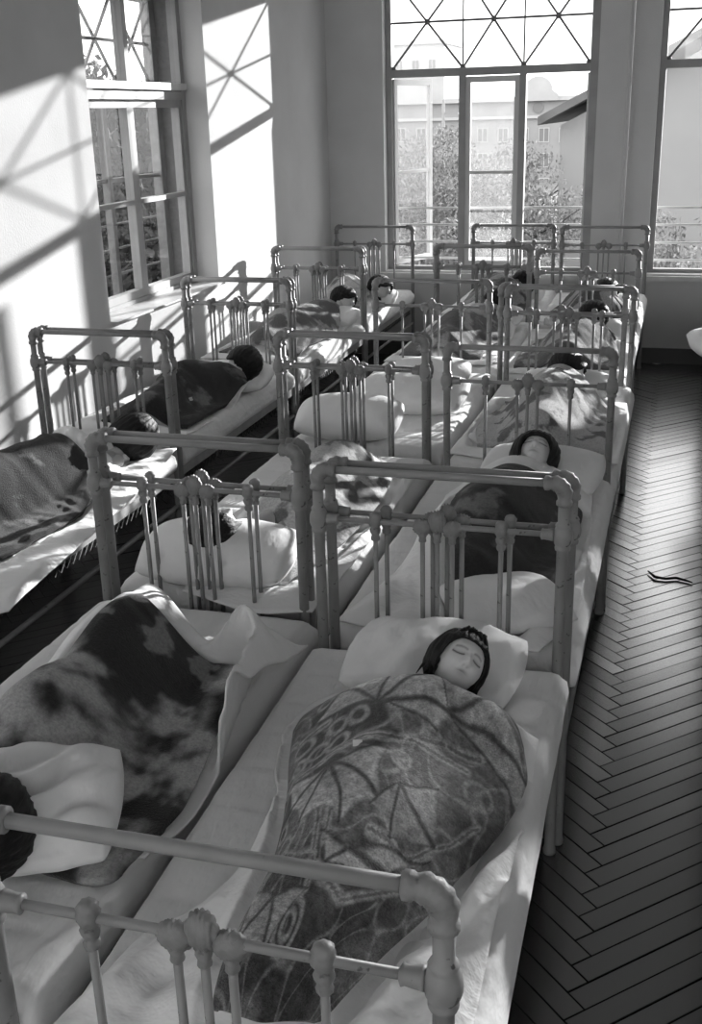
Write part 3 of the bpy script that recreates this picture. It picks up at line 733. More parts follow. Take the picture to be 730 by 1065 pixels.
def leaf_pattern(u, v, x, y):
    t = 1-v; u0, t0 = u, t
    u = u + 0.020*noise.noise((u0*7, t0*9, 1.0)); t = t+0.016*noise.noise((u0*7, t0*9, 5.0))
    n = noise.noise((u*3.2, t*4.0, 2.5)); n2 = fbm(u, t, 4.0, 16, 2)
    val = 0.06+0.05*max(0, n2)+0.10*max(0, min(1, (n-0.02)/0.18))
    # wavy light squiggles in the ground
    q = abs(math.sin(u*24+5*noise.noise((u*4, t*5, 8.0)))+0.9*math.sin(t*30+5*noise.noise((u*5, t*4, 3.0))))
    if q < 0.34: val += 0.16*(1-q/0.34)
    for (cx_, cy_, r) in RINGS:
        d = abs(math.hypot(u-cx_, (t-cy_)*1.25)-r)
        if d < 0.016: val = max(val, 0.32*(1-(d/0.016)**2))
    for ln in LINES:
        for k in range(len(ln)-1):
            d = seg_d(u, t, *ln[k], *ln[k+1])
            if d < 0.024: val = max(val, 0.36*(1-(d/0.024)**2)) if d > 0.005 else 0.16
    for (c, tips, f) in FANS:
        best = None
        for k in range(len(tips)-1):
            a = c; b = (c[0]+(tips[k][0]-c[0])*1.22, c[1]+(tips[k][1]-c[1])*1.22); p = (c[0]+(tips[k+1][0]-c[0])*1.22, c[1]+(tips[k+1][1]-c[1])*1.22)
            d = (b[0]-a[0])*(p[1]-a[1])-(b[1]-a[1])*(p[0]-a[0])
            if abs(d) < 1e-6: continue
            s1 = ((u-a[0])*(p[1]-a[1])-(t-a[1])*(p[0]-a[0]))/d; s2 = ((b[0]-a[0])*(t-a[1])-(b[1]-a[1])*(u-a[0]))/d
            lim = 1.0-0.45*s1*s2 if s1 >= 0 and s2 >= 0 else 0
            if s1 >= 0 and s2 >= 0 and s1+s2 <= lim: best = lim-(s1+s2); rr = s1+s2
        if best is not None:
            val = f*1.15*(0.72+0.42*rr)+0.09*n2
            dm = min(seg_d(u, t, c[0], c[1], c[0]+(tp[0]-c[0])*1.22, c[1]+(tp[1]-c[1])*1.22) for tp in tips)
            val = 0.07+(val-0.07)*min(1, (dm/0.011)**2)*1.0
            if best < 0.07: val *= 0.35+0.65*best/0.07
    if t > 0.93: val *= 0.8
    return val*1.18*(1+0.45*noise.noise((x*70, y*70, 0.5))+0.25*noise.noise((x*130, y*130, 2.5)))
C1L = A([(222, 1085, MT+0.03), (258, 1000, MT+0.03), (288, 930, MT+0.04), (299, 860, MT+0.05), (300, 790, MT+0.08), (304, 742, MT+0.10)])
C1R = A([(335, 1075, MT+0.03), (400, 1000, MT+0.03), (470, 928, MT+0.03), (525, 860, MT+0.03), (548, 808, MT+0.05), (545, 768, MT+0.10)])
C1T = A([(304, 742, MT+0.10), (318, 716, MT+0.13), (355, 697, MT+0.15), (400, 690, MT+0.16), (440, 697, MT+0.16), (478, 717, MT+0.15), (512, 727, MT+0.15), (535, 742, MT+0.13), (545, 768, MT+0.10)])
C1B = A([(222, 1085, MT+0.03), (275, 1085, MT+0.05), (335, 1075, MT+0.03)])
M1 = [(-0.60, 2.38, 0.36, 0.165, -0.60, 1.95, 0.30, 0.15), (-0.60, 1.95, 0.27, 0.15, -0.66, 1.45, 0.20, 0.13), (-0.50, 2.40, 0.17, 0.14, -0.40, 2.40, 0.17, 0.13)]
o = cloth('blanket', C1B, C1R, C1T, C1L, M1, MT+0.022, fleece_pat, (190, 230), 0.010, 6, 0.4, 0.4, 1.3, 0.02, paint=leaf_pattern)
tag(o, 'leaf-patterned fleece blanket over the sleeping child in the nearest bed', 'blanket')
C1 = o
def ridge(pts, r, h):
    q = [at(u_, v_, MT+h*0.6) for u_, v_ in pts]
    return [(q[k][0], q[k][1], r, h, q[k+1][0], q[k+1][1], r, h) for k in range(len(q)-1)]
RIDGES = ridge([(291, 830), (284, 880), (272, 925)], 0.05, 0.035)+ridge([(262, 935), (190, 985), (110, 1040)], 0.06, 0.045)+ridge([(552, 860), (492, 950), (432, 1025), (370, 1090)], 0.03, 0.02)+ridge([(530, 930), (480, 1010), (440, 1090)], 0.04, 0.03)+ridge([(330, 760), (250, 870), (130, 1010)], 0.03, 0.012)
ss = cloth('bed_sheet', A([(30, 1100, MT+0.01), (250, 1150, MT+0.01), (470, 1180, MT+0.01)]), A([(470, 1180, MT), (508, 1000, MT), (538, 890, MT), (556, 800, MT+0.01), (560, 768, MT+0.02)]),
        A([(296, 742, MT+0.06), (330, 703, MT+0.1), (400, 684, MT+0.13), (470, 704, MT+0.14), (530, 728, MT+0.1), (560, 768, MT+0.02)]),
        A([(30, 1100, MT), (140, 990, MT), (240, 920, MT+0.02), (284, 850, MT+0.03), (288, 790, MT+0.05), (296, 742, MT+0.06)]),
        [(x1, y1, r1, h1*0.86, x2, y2, r2, h2*0.86) for (x1, y1, r1, h1, x2, y2, r2, h2) in M1]+RIDGES, MT+0.008, sheet_m, (130, 150), 0.036, 5, 0.9, 0.25, 4.4, 0.006, under=C1)
tag(ss, 'rumpled white sheet spread beneath the leaf-patterned blanket', 'sheet', 'white sheets on the beds')
# small cloth tag sewn on the blanket
def on_cloth(o, x, y):
    best = min(o.data.vertices, key=lambda q: (q.co.x-x)**2+(q.co.y-y)**2); return best.co.z
tx, ty, _ = at(372, 780, MT+0.19)
tgz = on_cloth(C1, tx, ty)
MB().box(-0.011, 0.011, -0.011, 0.011, 0.0, 0.003).box(-0.005, 0.005, -0.0025, 0.0025, 0.003, 0.0036).build('sewn_tag', sheet_m, C1, (tx, ty, tgz+0.001), (0.05, 0, 0.3))

def plush(seed, lo, hi, thr=0.05, ridge=None):
    def f(u, v, x, y):
        n = fbm(x*1.0+seed, y, seed, 6, 3); k = max(0, min(1, (n-thr)/0.14)); val = lo+(hi-lo)*k
        if ridge: val = max(val, ridge(u, v)*(0.6+0.8*fbm(x, y, seed, 14, 2)))
        return val
    return f
CG = 'fleece blankets over the sleepers'; SG = 'white sheets on the beds'

# ---- B1: front left, head at the near end, feet tenting the blanket at the far end
Mb = [(-1.50, 2.86, 0.22, 0.21, -1.50, 2.55, 0.26, 0.20), (-1.50, 2.55, 0.26, 0.20, -1.47, 2.05, 0.28, 0.19), (-1.47, 2.05, 0.27, 0.19, -1.45, 1.82, 0.24, 0.10)]
person('dark-haired child in the front left bed, back of the head showing', (-1.345, 1.65, MT+0.155), (0.25, -0.95, 0.1), (-0.8, 0.1, 0.35), (-1.50, 2.85, MT+0.1), 1.05)
pillow('white creased pillow with dark hair against it, front left bed', -1.36, 1.78, MT+0.118, 0.50, 0.34, 0.15, rz=0.35, tilt=0.28, seed=5, crease=0.020, pleat=0.018)
def b1_paint(u, v, x, y):
    n = fbm(x+3.1, y, 0.5, 6.5, 3); m_ = fbm(x*1.4+7.7, y*0.8, 2.5, 11, 3)
    a = 0.03+0.02*m_
    if v < 0.9:
        k = max(0, min(1, (n+0.6*m_+0.16+0.9*(0.24-abs(v-0.32)))/0.48)); a = 0.035+0.38*k*k*(3-2*k)
    if v > 0.8: a += 0.16*max(0, min(1, (m_-0.02)/0.1))
    r = math.exp(-((u-0.84-0.08*n)/0.085)**2)*(0.35+0.65*v)
    return max(a, 0.50*r*max(0, min(1, n*2.0+m_+0.6)))
o = cloth('blanket', A([(-60, 868, MT+.06), (40, 868, MT+.12), (110, 876, MT+.12), (166, 872, MT+.02)]), A([(166, 872, MT+.02), (190, 836, MT+.04), (216, 762, MT+.09), (236, 702, MT+.12), (250, 655, MT+.16)]),
          A([(150, 648, MT+.16), (185, 634, MT+.21), (215, 629, MT+.22), (240, 637, MT+.2), (250, 655, MT+.16)]), A([(-60, 868, MT+.06), (-20, 812, MT+.08), (50, 742, MT+.10), (110, 684, MT+.12), (150, 648, MT+.16)]),
          Mb, MT+0.024, fleece_dark, (120, 150), 0.012, 6, 0.3, 0.35, 7.7, 0.02, paint=b1_paint)
tag(o, 'dark plush blanket with pale mottled patches, draped over raised feet in the front left bed', 'blanket', CG)
o = cloth('bed_sheet', A([(-90, 872, MT+.02), (60, 878, MT+.02), (150, 888, MT+.01)]), A([(150, 888, MT+.01), (200, 838, MT+.02), (238, 770, MT+.03), (262, 735, MT+.04), (287, 690, MT+.05), (320, 668, MT+.02)]),
          A([(104, 652, MT+.03), (140, 634, MT+.08), (185, 628, MT+.17), (225, 630, MT+.18), (262, 650, MT+.1), (320, 668, MT+.02)]), A([(-90, 872, MT+.02), (-10, 800, MT+.02), (50, 726, MT+.03), (104, 652, MT+.03)]),
          [(a, b, c*1.06, d*0.9, e, f, g*1.06, h*0.9) for (a, b, c, d, e, f, g, h) in Mb]+[(-1.2, 2.82, 0.16, 0.10, -1.22, 2.55, 0.12, 0.08)]+ridge([(254, 664), (232, 735), (212, 800)], 0.13, 0.17), MT+0.008, sheet_m, (90, 100), 0.016, 7, 1.1, 0.25, 2.2, 0.006, under=o)
tag(o, 'white sheet folded out on both sides of the dark plush blanket, front left bed', 'sheet', SG)

# ---- B2
pillow('plump white pillow standing at the near end of the second middle-row bed', -1.52, 3.36, MT+0.10, 0.58, 0.34, 0.19, rz=0.04, tilt=0.22, seed=8, crease=0.008)
person('dark-haired child lying just beyond the plump pillow, second middle-row bed', at(222, 553, MT+0.17)[:2]+(MT+0.16,), (0.2, -0.95, 0.15), (0.5, 0.25, 0.8), (-1.36, 4.75, MT+0.1), 1.0)
Mc = [(-1.42, 3.95, 0.27, 0.17, -1.38, 4.4, 0.26, 0.16), (-1.38, 4.4, 0.26, 0.16, -1.36, 4.8, 0.2, 0.12)]
o = cloth('blanket', A([(232, 560, MT+.12), (262, 585, MT+.1), (300, 598, MT+.05)]), A([(300, 598, MT+.05), (350, 565, MT+.05), (392, 520, MT+.06), (412, 490, MT+.05)]),
          A([(318, 500, MT+.05), (350, 482, MT+.12), (385, 478, MT+.12), (412, 490, MT+.05)]), A([(232, 560, MT+.12), (256, 540, MT+.08), (285, 518, MT+.08), (318, 500, MT+.05)]),
          Mc, MT+0.024, fl[2], (70, 80), 0.018, 6, 0.2, 0.3, 3.0, 0.018)
tag(o, 'pale blanket with dark motifs bunched in the second middle-row bed', 'blanket', CG)
o = cloth('bed_sheet', A([(190, 618, MT), (260, 640, MT), (325, 640, MT)]), A([(325, 640, MT), (390, 560, MT), (438, 490, MT)]), A([(300, 495, MT), (350, 478, MT+.1), (400, 478, MT+.08), (438, 490, MT)]),
          A([(190, 618, MT), (220, 580, MT), (260, 530, MT), (300, 495, MT)]), [(a, b, c*1.05, d*0.85, e, f, g*1.05, h*0.85) for (a, b, c, d, e, f, g, h) in Mc], MT+0.008, sheet_m, (60, 70), 0.022, 6, 0.8, 0.3, 5.1, 0.006, under=o)
tag(o, 'white sheet wrinkled around the pale blanket, second middle-row bed', 'sheet', SG)

# ---- B3: made but unoccupied
pillow('plump oval pillow at the near end of the unoccupied middle-row bed', -1.58, 5.22, MT+0.105, 0.56, 0.32, 0.20, rz=0.02, tilt=0.3, seed=11, crease=0.006)
pillow('long white bolster of folded bedding across the unoccupied middle-row bed', -1.40, 5.86, MT+0.085, 0.64, 0.40, 0.19, rz=-0.05, tilt=0.2, seed=13, crease=0.010, group='folded bedding')
pillow('grey-white cushion at the far end of the unoccupied middle-row bed', -1.42, 6.42, MT+0.075, 0.50, 0.34, 0.14, rz=0.08, tilt=0.2, seed=14, crease=0.010)

# ---- C2
Md = [(-0.58, 4.50, 0.31, 0.21, -0.64, 3.9, 0.30, 0.16), (-0.64, 3.9, 0.28, 0.15, -0.66, 3.5, 0.22, 0.12)]
person('dark-haired child with only the top of the head out, second bed by the aisle', at(556, 474, MT+0.17)[:2]+(MT+0.165,), (0.05, 0.9, 0.35), (0.05, -0.6, 0.75), (-0.66, 3.4, MT+0.1), 1.0)
pillow('white pillow beside the bed post, under the head in the second aisle bed', -0.52, 4.60, MT+0.085, 0.54, 0.34, 0.15, rz=-0.1, tilt=0.25, seed=17, crease=0.012)
o = cloth('blanket', A([(474, 640, MT+.05), (520, 640, MT+.1), (562, 628, MT+.05)]), A([(562, 628, MT+.05), (590, 580, MT+.05), (606, 530, MT+.06), (600, 512, MT+.1)]),
          A([(474, 512, MT+.08), (500, 492, MT+.16), (545, 480, MT+.21), (585, 488, MT+.18), (600, 508, MT+.1)]), A([(474, 640, MT+.05), (470, 600, MT+.05), (468, 550, MT+.06), (474, 516, MT+.08)]),
          Md, MT+0.024, fl[0], (80, 90), 0.014, 6, 0.5, 0.35, 6.1, 0.02)
tag(o, 'near-black rounded blanket with a pale hem, second bed by the aisle', 'blanket', CG)
o = cloth('bed_sheet', A([(350, 650, MT), (450, 668, MT), (560, 682, MT)]), A([(560, 682, MT), (600, 640, MT), (612, 570, MT), (616, 520, MT)]), A([(464, 510, MT+.05), (500, 494, MT+.1), (545, 487, MT+.14), (590, 497, MT+.1), (616, 520, MT)]),
          A([(350, 650, MT), (410, 600, MT), (440, 560, MT), (464, 510, MT+.05)]), [(a, b, c*1.08, d*0.9, e, f, g*1.08, h*0.9) for (a, b, c, d, e, f, g, h) in Md], MT+0.008, sheet_m, (80, 90), 0.028, 5, 2.2, 0.3, 8.3, 0.006, under=o)
tag(o, 'white sheet with deep folds spread below the near-black blanket, second aisle bed', 'sheet', SG)
pillow('folded white bedding at the near end of the second aisle bed, behind the bed frame', -0.47, 3.27, MT+0.05, 0.40, 0.36, 0.10, rz=0.5, tilt=0.05, seed=19, crease=0.014, group='folded bedding')

# ---- A1
Me = [(-2.70, 4.28, 0.27, 0.19, -2.80, 3.7, 0.28, 0.19), (-2.85, 3.7, 0.27, 0.19, -2.85, 3.2, 0.22, 0.14)]
person('dark-haired child in the wall-side bed at the left edge', at(138, 456, MT+0.12)[:2]+(MT+0.12,), (0.35, 0.75, 0.45), (-0.8, 0.5, -0.2), (-2.85, 3.2, MT+0.1), 1.1)
o = cloth('blanket', A([(-90, 590, MT+.05), (-10, 575, MT+.06), (50, 556, MT+.03)]), A([(50, 556, MT+.03), (82, 530, MT+.05), (98, 500, MT+.08), (96, 476, MT+.12)]), A([(0, 480, MT+.06), (35, 464, MT+.14), (70, 460, MT+.18), (96, 476, MT+.12)]), A([(-90, 590, MT+.05), (-70, 540, MT+.05), (-35, 505, MT+.05), (0, 480, MT+.06)]),
          Me, MT+0.026, fl[0], (70, 80), 0.016, 5, 0.2, 0.4, 2.6, 0.02)
tag(o, 'charcoal blanket in sun and shade at the left picture edge, bed along the wall', 'blanket', CG)
def over_right(xe, slope=3.2):
    def f(x, y, z):
        if x > xe: 
            d = x-xe; return (z-min(0.10, d*0.8)*1.0, xe+d*0.35, y)
        return (z, x, y)
    return f
o = cloth('bed_sheet', A([(-120, 650, MT), (-40, 650, MT), (10, 640, MT)]), A([(10, 640, MT), (80, 575, MT), (150, 510, MT), (184, 470, MT)]), A([(40, 478, MT+.02), (80, 450, MT+.15), (120, 450, MT+.14), (150, 462, MT+.05), (184, 470, MT)]), A([(-120, 650, MT), (-80, 580, MT), (-20, 520, MT), (40, 478, MT+.02)]),
          [(a, b, c*1.08, d*0.93, e, f, g*1.08, h*0.93) for (a, b, c, d, e, f, g, h) in Me]+[(-2.72, 4.42, 0.17, 0.15, -2.55, 4.3, 0.14, 0.10)], MT+0.010, sheet_m, (80, 90), 0.030, 5, 0.9, 0.35, 3.9, 0.006, under=o)
tag(o, 'bright sunlit white sheet pulled to the shoulder, bed along the wall at the left edge', 'sheet', SG)
pillow('white pillow behind the dark hair, bed along the wall at the left edge', -2.70, 4.60, MT+0.06, 0.52, 0.32, 0.12, rz=-0.1, tilt=0.1, seed=23)

# ---- remaining sleepers: one bed each
def sleeper(key, hp, zhead, w_, blanket_mat, blab, slab, plab, pers, seed, shift=0.0, prz=0.0, bh=0.17, pillow_first=True, ycut=0.42, sheet_w=0.36, feet_y=0.25, face=None):
    b = BEDS[key]; cx = b.location.x
    if face is None: face = ((0.8, 0.45, -0.15) if int(seed) % 4 == 1 else (-0.8, 0.45, -0.15))
    i = int(key[1]); r = key[0]; yf = YS[r][i-1]+0.06; yh = YS[r][i]
    zhead += 0.055; hx, hy, _ = at(*hp, MT+zhead)
    if pers: person(pers, (hx, hy, MT+zhead), (0.05, 0.95, 0.2), face, (cx+shift, yf+0.3, MT+0.1), 1.0)
    py = min(hy+0.08, yh-0.22)
    pillow(plab, hx*0.6+cx*0.4, py, MT+0.075, 0.52, 0.33, 0.14, rz=prz, tilt=0.22, seed=seed, crease=0.012)
    cxs = cx+shift; yt = hy-0.10
    md = [(hx*0.5+cxs*0.5, yt-0.05, 0.27, bh, cxs, yf+0.75, 0.27, bh), (cxs, yf+0.75, 0.26, bh*0.95, cxs, yf+feet_y+0.08, 0.2, bh*0.8)]
    rn = random.Random(int(seed*10)); j = lambda a: rn.uniform(-a, a)
    L0 = [(cxs-w_+j(.03), yf+feet_y), (cxs-w_+j(.04), yf+0.6), (cxs-w_*0.95+j(.04), yf+1.0), (cxs-w_*0.9, yt-0.08)]
    R0 = [(cxs+w_+j(.03), yf+feet_y-0.02), (cxs+w_+j(.05), yf+0.6), (cxs+w_+j(.04), yf+1.0), (cxs+w_*0.9, yt-0.1)]
    T0 = [L0[-1], (cxs-w_*0.5, yt), (cxs+0.05, yt+0.03), (cxs+w_*0.6, yt), R0[-1]]; B0 = [L0[0], (cxs, yf+feet_y-0.03), R0[0]]
    o = cloth('blanket', B0, R0, T0, L0, md, MT+0.024, blanket_mat, (56, 66), 0.020, 5.5, j(1.2), 0.35, seed, 0.018); tag(o, blab, 'blanket', CG)
    ws = sheet_w
    L1 = [(cx-ws, yf+0.1), (cx-ws+0.02, yf+0.8), (cx-ws+0.03, yt+0.05)]; R1 = [(cx+ws, yf+0.1), (cx+ws, yf+0.8), (cx+ws-0.02, yt+0.05)]
    o = cloth('bed_sheet', [L1[0], (cx, yf+0.06), R1[0]], R1, [L1[-1], (cx, yt+0.10), R1[-1]], L1, [(a, b_, c*1.06, d*0.9, e, f, g*1.06, h*0.9) for (a, b_, c, d, e, f, g, h) in md], MT+0.008, sheet_m, (56, 66), 0.026, 5, j(2), 0.3, seed+1, 0.006, under=o)
    tag(o, slab, 'sheet', SG)
sleeper('A2', (254, 378), 0.12, 0.27, fl[0], 'charcoal blanket over the sleeper under the left-hand window', 'white sheet around the charcoal blanket under the left-hand window', 'pillow in the bed under the left-hand window',
        'dark-haired child asleep in the bed under the left-hand window', 31, shift=0.06, face=(-0.8, 0.4, -0.1))
sleeper('A3', (357, 311), 0.13, 0.28, fl[3], 'mottled grey blanket in the wall-side bed past the window', 'white sheet hanging at the aisle side of the wall-side bed past the window', 'pillow in the wall-side bed past the window',
        'dark-haired child in the wall-side bed past the window', 37, shift=0.02)
sleeper('A4', (395, 299), 0.12, 0.26, fl[2], 'pale blanket in the far corner bed', 'white sheet in the far corner bed', 'white pillow in the far corner bed', 'dark-haired child in the far corner bed', 41)
sleeper('B4', (517, 314), 0.14, 0.28, fl[3], 'dark and pale striped-looking blanket, fourth middle-row bed', 'white sheet, fourth middle-row bed', 'white pillow, fourth middle-row bed', 'dark-haired child, fourth middle-row bed', 43)
sleeper('B5', (545, 293), 0.13, 0.27, fl[1], 'grey blanket in the middle-row bed below the open window', 'white sheet in the middle-row bed below the open window', 'pillow in the middle-row bed below the open window', 'child in the middle-row bed below the open window', 47)
sleeper('C3', (590, 384), 0.13, 0.31, fl[2], 'bright sunlit pale blanket with dark bands, third aisle bed', 'white sheet hanging over the aisle side, third aisle bed', 'pillow in the third aisle bed', 'child asleep in the third aisle bed', 53, sheet_w=0.40, bh=0.2)
sleeper('C4', (617, 328), 0.14, 0.29, fl[3], 'mottled dark blanket, fourth aisle bed', 'white sheet, fourth aisle bed', 'sunlit white pillow, fourth aisle bed', 'dark-haired child, fourth aisle bed', 59, sheet_w=0.39)
sleeper('C5', (630, 303), 0.13, 0.29, fl[1], 'grey blanket in the aisle bed against the back wall', 'white sheet in the aisle bed against the back wall', 'pillow in the aisle bed against the back wall', 'dark-haired child in the aisle bed against the back wall', 61, sheet_w=0.39)

# ---- bed D at the right edge: white bedding bulging over its side
o = pillow('white bundled bedding bulging over the bed side at the right picture edge', 0.42, 7.45, MT+0.08, 0.66, 0.66, 0.22, rz=0.2, roll=0.10, seed=71, crease=0.02, group='folded bedding')

# ---- things on the floor
tw = MB().tube([at(674, 594, 0.012), at(681, 600, 0.012), at(692, 602, 0.010), at(703, 601, 0.011), at(714, 604, 0.009), at(720, 606, 0.008)], [0.004, 0.008, 0.007, 0.0075, 0.006, 0.003], 8).build('twig', mat('dark_twig', 0.03, 0.8, 0.2))
tag(tw, 'thin dark twig-like strip lying on the parquet in the aisle', 'twig')
# ------------------------------------------------------------------ outside
GZ = -4.2
ground_m = mat('ground', 0.18, 0.95, 0.1, var=0.3, vscale=0.8)
structure(MB().box(-90, 60, 10.9, 190, GZ-0.3, GZ).box(-90, -4.2, -30, 10.9, GZ-0.3, GZ).build('ground', ground_m))
stucco = mat('pale_stucco', 0.42, 0.95, 0.1, var=0.08, vscale=0.6)
stucco2 = mat('grey_stucco', 0.30, 0.95, 0.1, var=0.08, vscale=0.6)
roof_m = mat('roof_tile', 0.14, 0.9, 0.1, var=0.2, vscale=2)
winm = mat('far_window_glass', 0.18, 0.4, 0.4)
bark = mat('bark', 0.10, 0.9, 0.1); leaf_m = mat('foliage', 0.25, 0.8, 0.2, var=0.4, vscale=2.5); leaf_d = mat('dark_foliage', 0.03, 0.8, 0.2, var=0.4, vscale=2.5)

def facade_window(par, x, y, z, w_, h_):
    f = MB().box(-w_/2-0.08, w_/2+0.08, -0.06, 0.0, -0.08, 0).box(-w_/2-0.08, w_/2+0.08, -0.06, 0.0, h_, h_+0.08).box(-w_/2-0.08, -w_/2, -0.06, 0.0, 0, h_).box(w_/2, w_/2+0.08, -0.06, 0.0, 0, h_).box(-0.04, 0.04, -0.05, 0, 0, h_)
    o = f.build('window', stucco, par, (x, y, z))
    MB().box(-w_/2, w_/2, -0.03, 0.0, 0, h_).build('pane', winm, o)
# long facade with a curved gable
YBd = 110.0
fb = empty('school_building', (-25, YBd, GZ)); tag(fb, 'long hazy building with rows of windows and a curved gable, seen through the open window', 'building')
def fx(u, v): p = aty(u, v, YBd); return p[0]+25, p[2]-GZ
X0, X1, ZT = fx(380, 105)[0], fx(690, 105)[0], fx(520, 106)[1]
MB().box(X0, X1, 0, 10, 0, ZT).build('wall', stucco2, fb)
MB().box(X0-0.3, X1+0.3, -0.4, 10.2, ZT, ZT+0.4).build('cornice', stucco, fb)
MB().box(X0, X1, -0.25, 0, fx(520, 124)[1], fx(520, 121)[1]).build('string_course', stucco, fb)
gx = fx(560, 100)[0]
g = MB(); seg = 16; pts = [(-1.9, 0), (-1.9, 0.5)]+[(-1.35*math.cos(PI*k/seg), 0.9+1.25*math.sin(PI*k/seg)) for k in range(seg+1)]+[(1.9, 0.5), (1.9, 0)]
vs = [(gx+p[0], -0.5, ZT+p[1]) for p in pts]+[(gx+p[0], 0.5, ZT+p[1]) for p in pts]; n = len(pts)
g.add(vs, [tuple(range(n)), tuple(reversed(range(n, 2*n)))]+[(k, k+n, (k+1) % n+n, (k+1) % n) for k in range(n)], False).build('curved_gable', stucco, fb)
rw = MB().tube([(gx, -0.1, ZT-0.6), (gx, 0.0, ZT-0.6)], 0.5, 20); rw.sm = [False]*len(rw.sm); rw.build('round_window', winm, fb)
for rowz in (147, 173, 199):
    for k in range(13):
        xx, zz = fx(417+k*21.2, rowz)
        facade_window(fb, xx, 0, zz, 0.85, 1.15)
YT = 150
tb = empty('apartment_block', (-45, YT, GZ)); tag(tb, 'faint tall block rising beyond, behind the left part of the window lattice', 'building')
tx0, _, tz = aty(395, 48, YT); tx1 = aty(462, 48, YT)[0]
MB().box(tx0+45, tx1+45, 0, 12, 0, tz-GZ).build('wall', stucco, tb); MB().box(tx0-0.3+45, tx1+0.3+45, -0.3, 12.2, tz-GZ, tz-GZ+0.5).build('cornice', stucco, tb)
for k in range(4): facade_window(tb, tx1+45-1.6-k*2.2, 0, tz-GZ-3.4, 0.9, 1.5)
# house at the right with its eave
YH = 24.0
hx, _, hz = aty(582, 150, YH); ex, _, ez = aty(562, 131, YH); rx, _, rz_ = aty(612, 104, YH)
hs = empty('gabled_house', (hx, YH, GZ)); tag(hs, 'pale gabled house with overhanging roof at the right of the open window', 'building')
sl = (rz_-ez)/(rx-ex); hw = 6.5; ez -= GZ
MB().add([(0, 0, 0), (hw, 0, 0), (hw, 0, ez), (hw/2, 0, ez+sl*hw/2), (0, 0, ez), (0, 9, 0), (hw, 9, 0), (hw, 9, ez), (hw/2, 9, ez+sl*hw/2), (0, 9, ez)],
         [(0, 1, 2, 3, 4), (9, 8, 7, 6, 5), (0, 4, 9, 5), (1, 6, 7, 2), (4, 3, 8, 9), (3, 2, 7, 8)], False).build('wall', stucco2, hs)
ov = hx-ex
for s in (0, 1):
    a = (-ov, ez-sl*ov*0+0.02) if s == 0 else (hw+ov, ez+0.02)
    b = (hw/2, ez+sl*(hw/2+ov)+0.02)
    MB().add([(a[0], -0.5, a[1]), (b[0], -0.5, b[1]), (b[0], 9.4, b[1]), (a[0], 9.4, a[1]), (a[0], -0.5, a[1]+0.16), (b[0], -0.5, b[1]+0.16), (b[0], 9.4, b[1]+0.16), (a[0], 9.4, a[1]+0.16)],
             [(0, 1, 2, 3), (7, 6, 5, 4), (0, 4, 5, 1), (1, 5, 6, 2), (2, 6, 7, 3), (3, 7, 4, 0)], False).build('roof_slope', roof_m, hs)
MB().box(-0.06, 0.0, -0.06, 9.06, 0, 0.1).build('plinth', stucco, hs)
# utility pole
px, _, _ = aty(461, 150, 30.0)
up = empty('utility_pole', (px, 30, GZ)); tag(up, 'slender utility pole with crossarms outside the open window', 'pole'); pz = aty(461, 104, 30.0)[2]-GZ
MB().tube([(0, 0, 0), (0, 0, pz)], [0.06, 0.04], 8).build('mast', stucco2, up)
for dz in (0.35, 0.75): MB().box(-0.4, 0.4, -0.03, 0.03, pz-dz, pz-dz+0.04).build('crossarm', stucco2, up)

def tree(label, x, y, h, rx_, seed, mtl, n=1600, leaf=0.16, base=GZ, zlo=0.3, group='trees and shrubs outside'):
    rn = random.Random(seed); t = empty('leafy_tree', (x, y, base)); tag(t, label, 'tree', group)
    tk = MB().tube([(0, 0, -0.1), (0.05, 0.02, h*0.35), (0, 0.05, h*0.7), (0.05, 0, h*0.95)], [0.12, 0.09, 0.05, 0.02], 7)
    for k in range(14):
        a = rn.uniform(0, 2*PI); z0 = h*rn.uniform(zlo-0.05, 0.8); l = rx_*rn.uniform(0.5, 1.0)
        tk.tube([(0, 0, z0), (l*0.5*math.cos(a), l*0.5*math.sin(a), z0+0.25*l), (l*math.cos(a), l*math.sin(a), z0+0.6*l)], [0.035, 0.022, 0.008], 5)
    tk.build('trunk', bark, t)
    cr = MB(); cl = [(rn.gauss(0, 0.45)*rx_, rn.gauss(0, 0.45)*rx_, h*rn.uniform(zlo, 0.95), rn.uniform(0.3, 0.55)*rx_) for _ in range(22)]
    for k in range(n):
        c = rn.choice(cl); d = Vector((rn.gauss(0, 1), rn.gauss(0, 1), rn.gauss(0, 1))).normalized()*(c[3]*rn.uniform(0.6, 1.05))
        p = Vector(c[:3])+d; e = Euler((rn.uniform(0, 6), rn.uniform(0, 6), rn.uniform(0, 6))).to_matrix(); s = leaf*rn.uniform(0.6, 1.3)
        q = [e @ Vector(v) for v in ((-s, 0, 0), (0, -s*0.45, s*0.1), (s, 0, 0), (0, s*0.45, s*0.1))]
        cr.add([tuple(p+v) for v in q], [(0, 1, 2, 3)], False)
    f = cr.build('foliage', mtl, t); f['kind'] = 'stuff'; return t
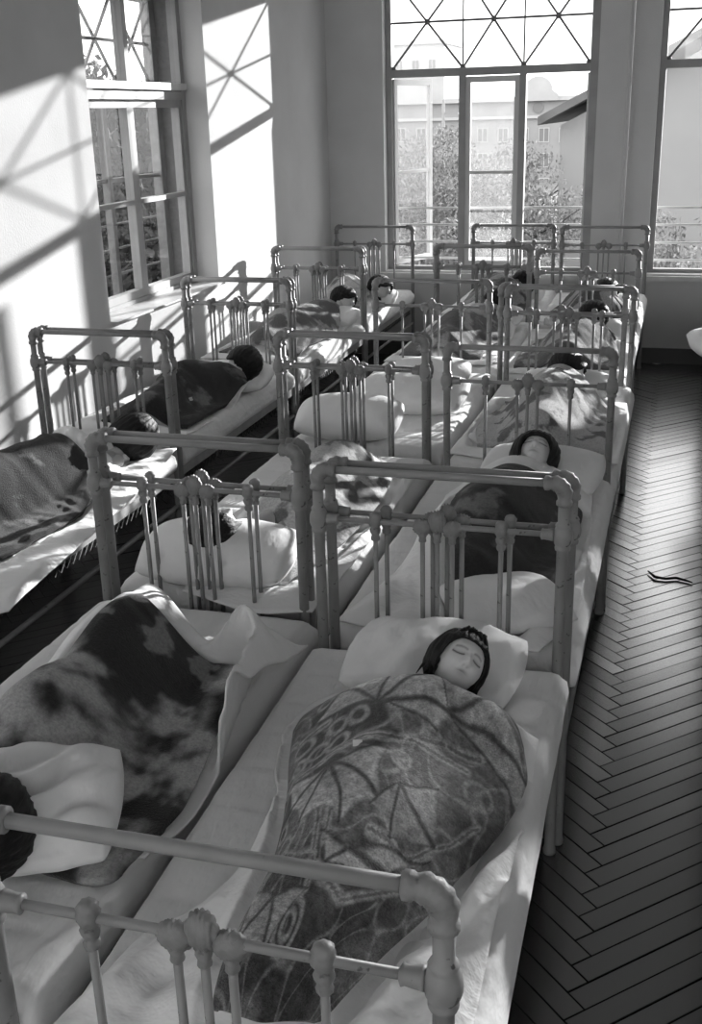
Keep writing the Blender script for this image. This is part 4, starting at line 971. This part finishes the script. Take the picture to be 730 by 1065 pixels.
TR = [(432, 16.5, 4.2, 1.0), (452, 19.0, 5.0, 1.2), (470, 22.0, 5.6, 1.3), (500, 17.5, 3.8, 1.1), (525, 20.0, 4.4, 1.2), (556, 21.5, 5.3, 1.1), (575, 18.5, 3.9, 0.9), (604, 16.0, 3.4, 0.9), (440, 24.0, 5.9, 1.4), (545, 24.5, 5.6, 1.3), (480, 15.0, 3.3, 1.0)]
TL = ['shrub nearest the left jamb of the open window', 'tall tree behind the open casement', 'tall tree beside the utility pole', 'low shrub below the middle pane', 'bushy tree behind the middle pane', 'dark tree left of the gabled house', 'shrub in front of the gabled house corner', 'low shrub below the gabled house wall', 'hazy tree far behind the open casement', 'hazy tree far left of the gabled house', 'low bush behind the window mullion']
for k, (u, yy, h, rr) in enumerate(TR):
    x = aty(u, 230, yy)[0]; tree(TL[k], x, yy, h, rr, 100+k, leaf_m, 13000, 0.042)
for k, (x, yy, h, rr) in enumerate([(0.2, 15.5, 4.6, 1.3), (1.3, 16.5, 5.0, 1.4), (2.6, 17.0, 5.2, 1.5), (-0.1, 19, 4.6, 1.3)]):
    tree(['twiggy bush below the right-hand window', 'second twiggy bush right of the aisle window', 'far right bush outside the right-hand window', 'bush further back outside the right-hand window'][k], x, yy, h, rr, 140+k, leaf_m, 13000, 0.042)
tree('slim unseen tree added right of the gabled house to dapple the sun', 7.65, 24.0, 10.7, 0.8, 190, leaf_d, 750, 0.09, zlo=0.78)  # thin crown added out of view to break up sun on the nearest bed
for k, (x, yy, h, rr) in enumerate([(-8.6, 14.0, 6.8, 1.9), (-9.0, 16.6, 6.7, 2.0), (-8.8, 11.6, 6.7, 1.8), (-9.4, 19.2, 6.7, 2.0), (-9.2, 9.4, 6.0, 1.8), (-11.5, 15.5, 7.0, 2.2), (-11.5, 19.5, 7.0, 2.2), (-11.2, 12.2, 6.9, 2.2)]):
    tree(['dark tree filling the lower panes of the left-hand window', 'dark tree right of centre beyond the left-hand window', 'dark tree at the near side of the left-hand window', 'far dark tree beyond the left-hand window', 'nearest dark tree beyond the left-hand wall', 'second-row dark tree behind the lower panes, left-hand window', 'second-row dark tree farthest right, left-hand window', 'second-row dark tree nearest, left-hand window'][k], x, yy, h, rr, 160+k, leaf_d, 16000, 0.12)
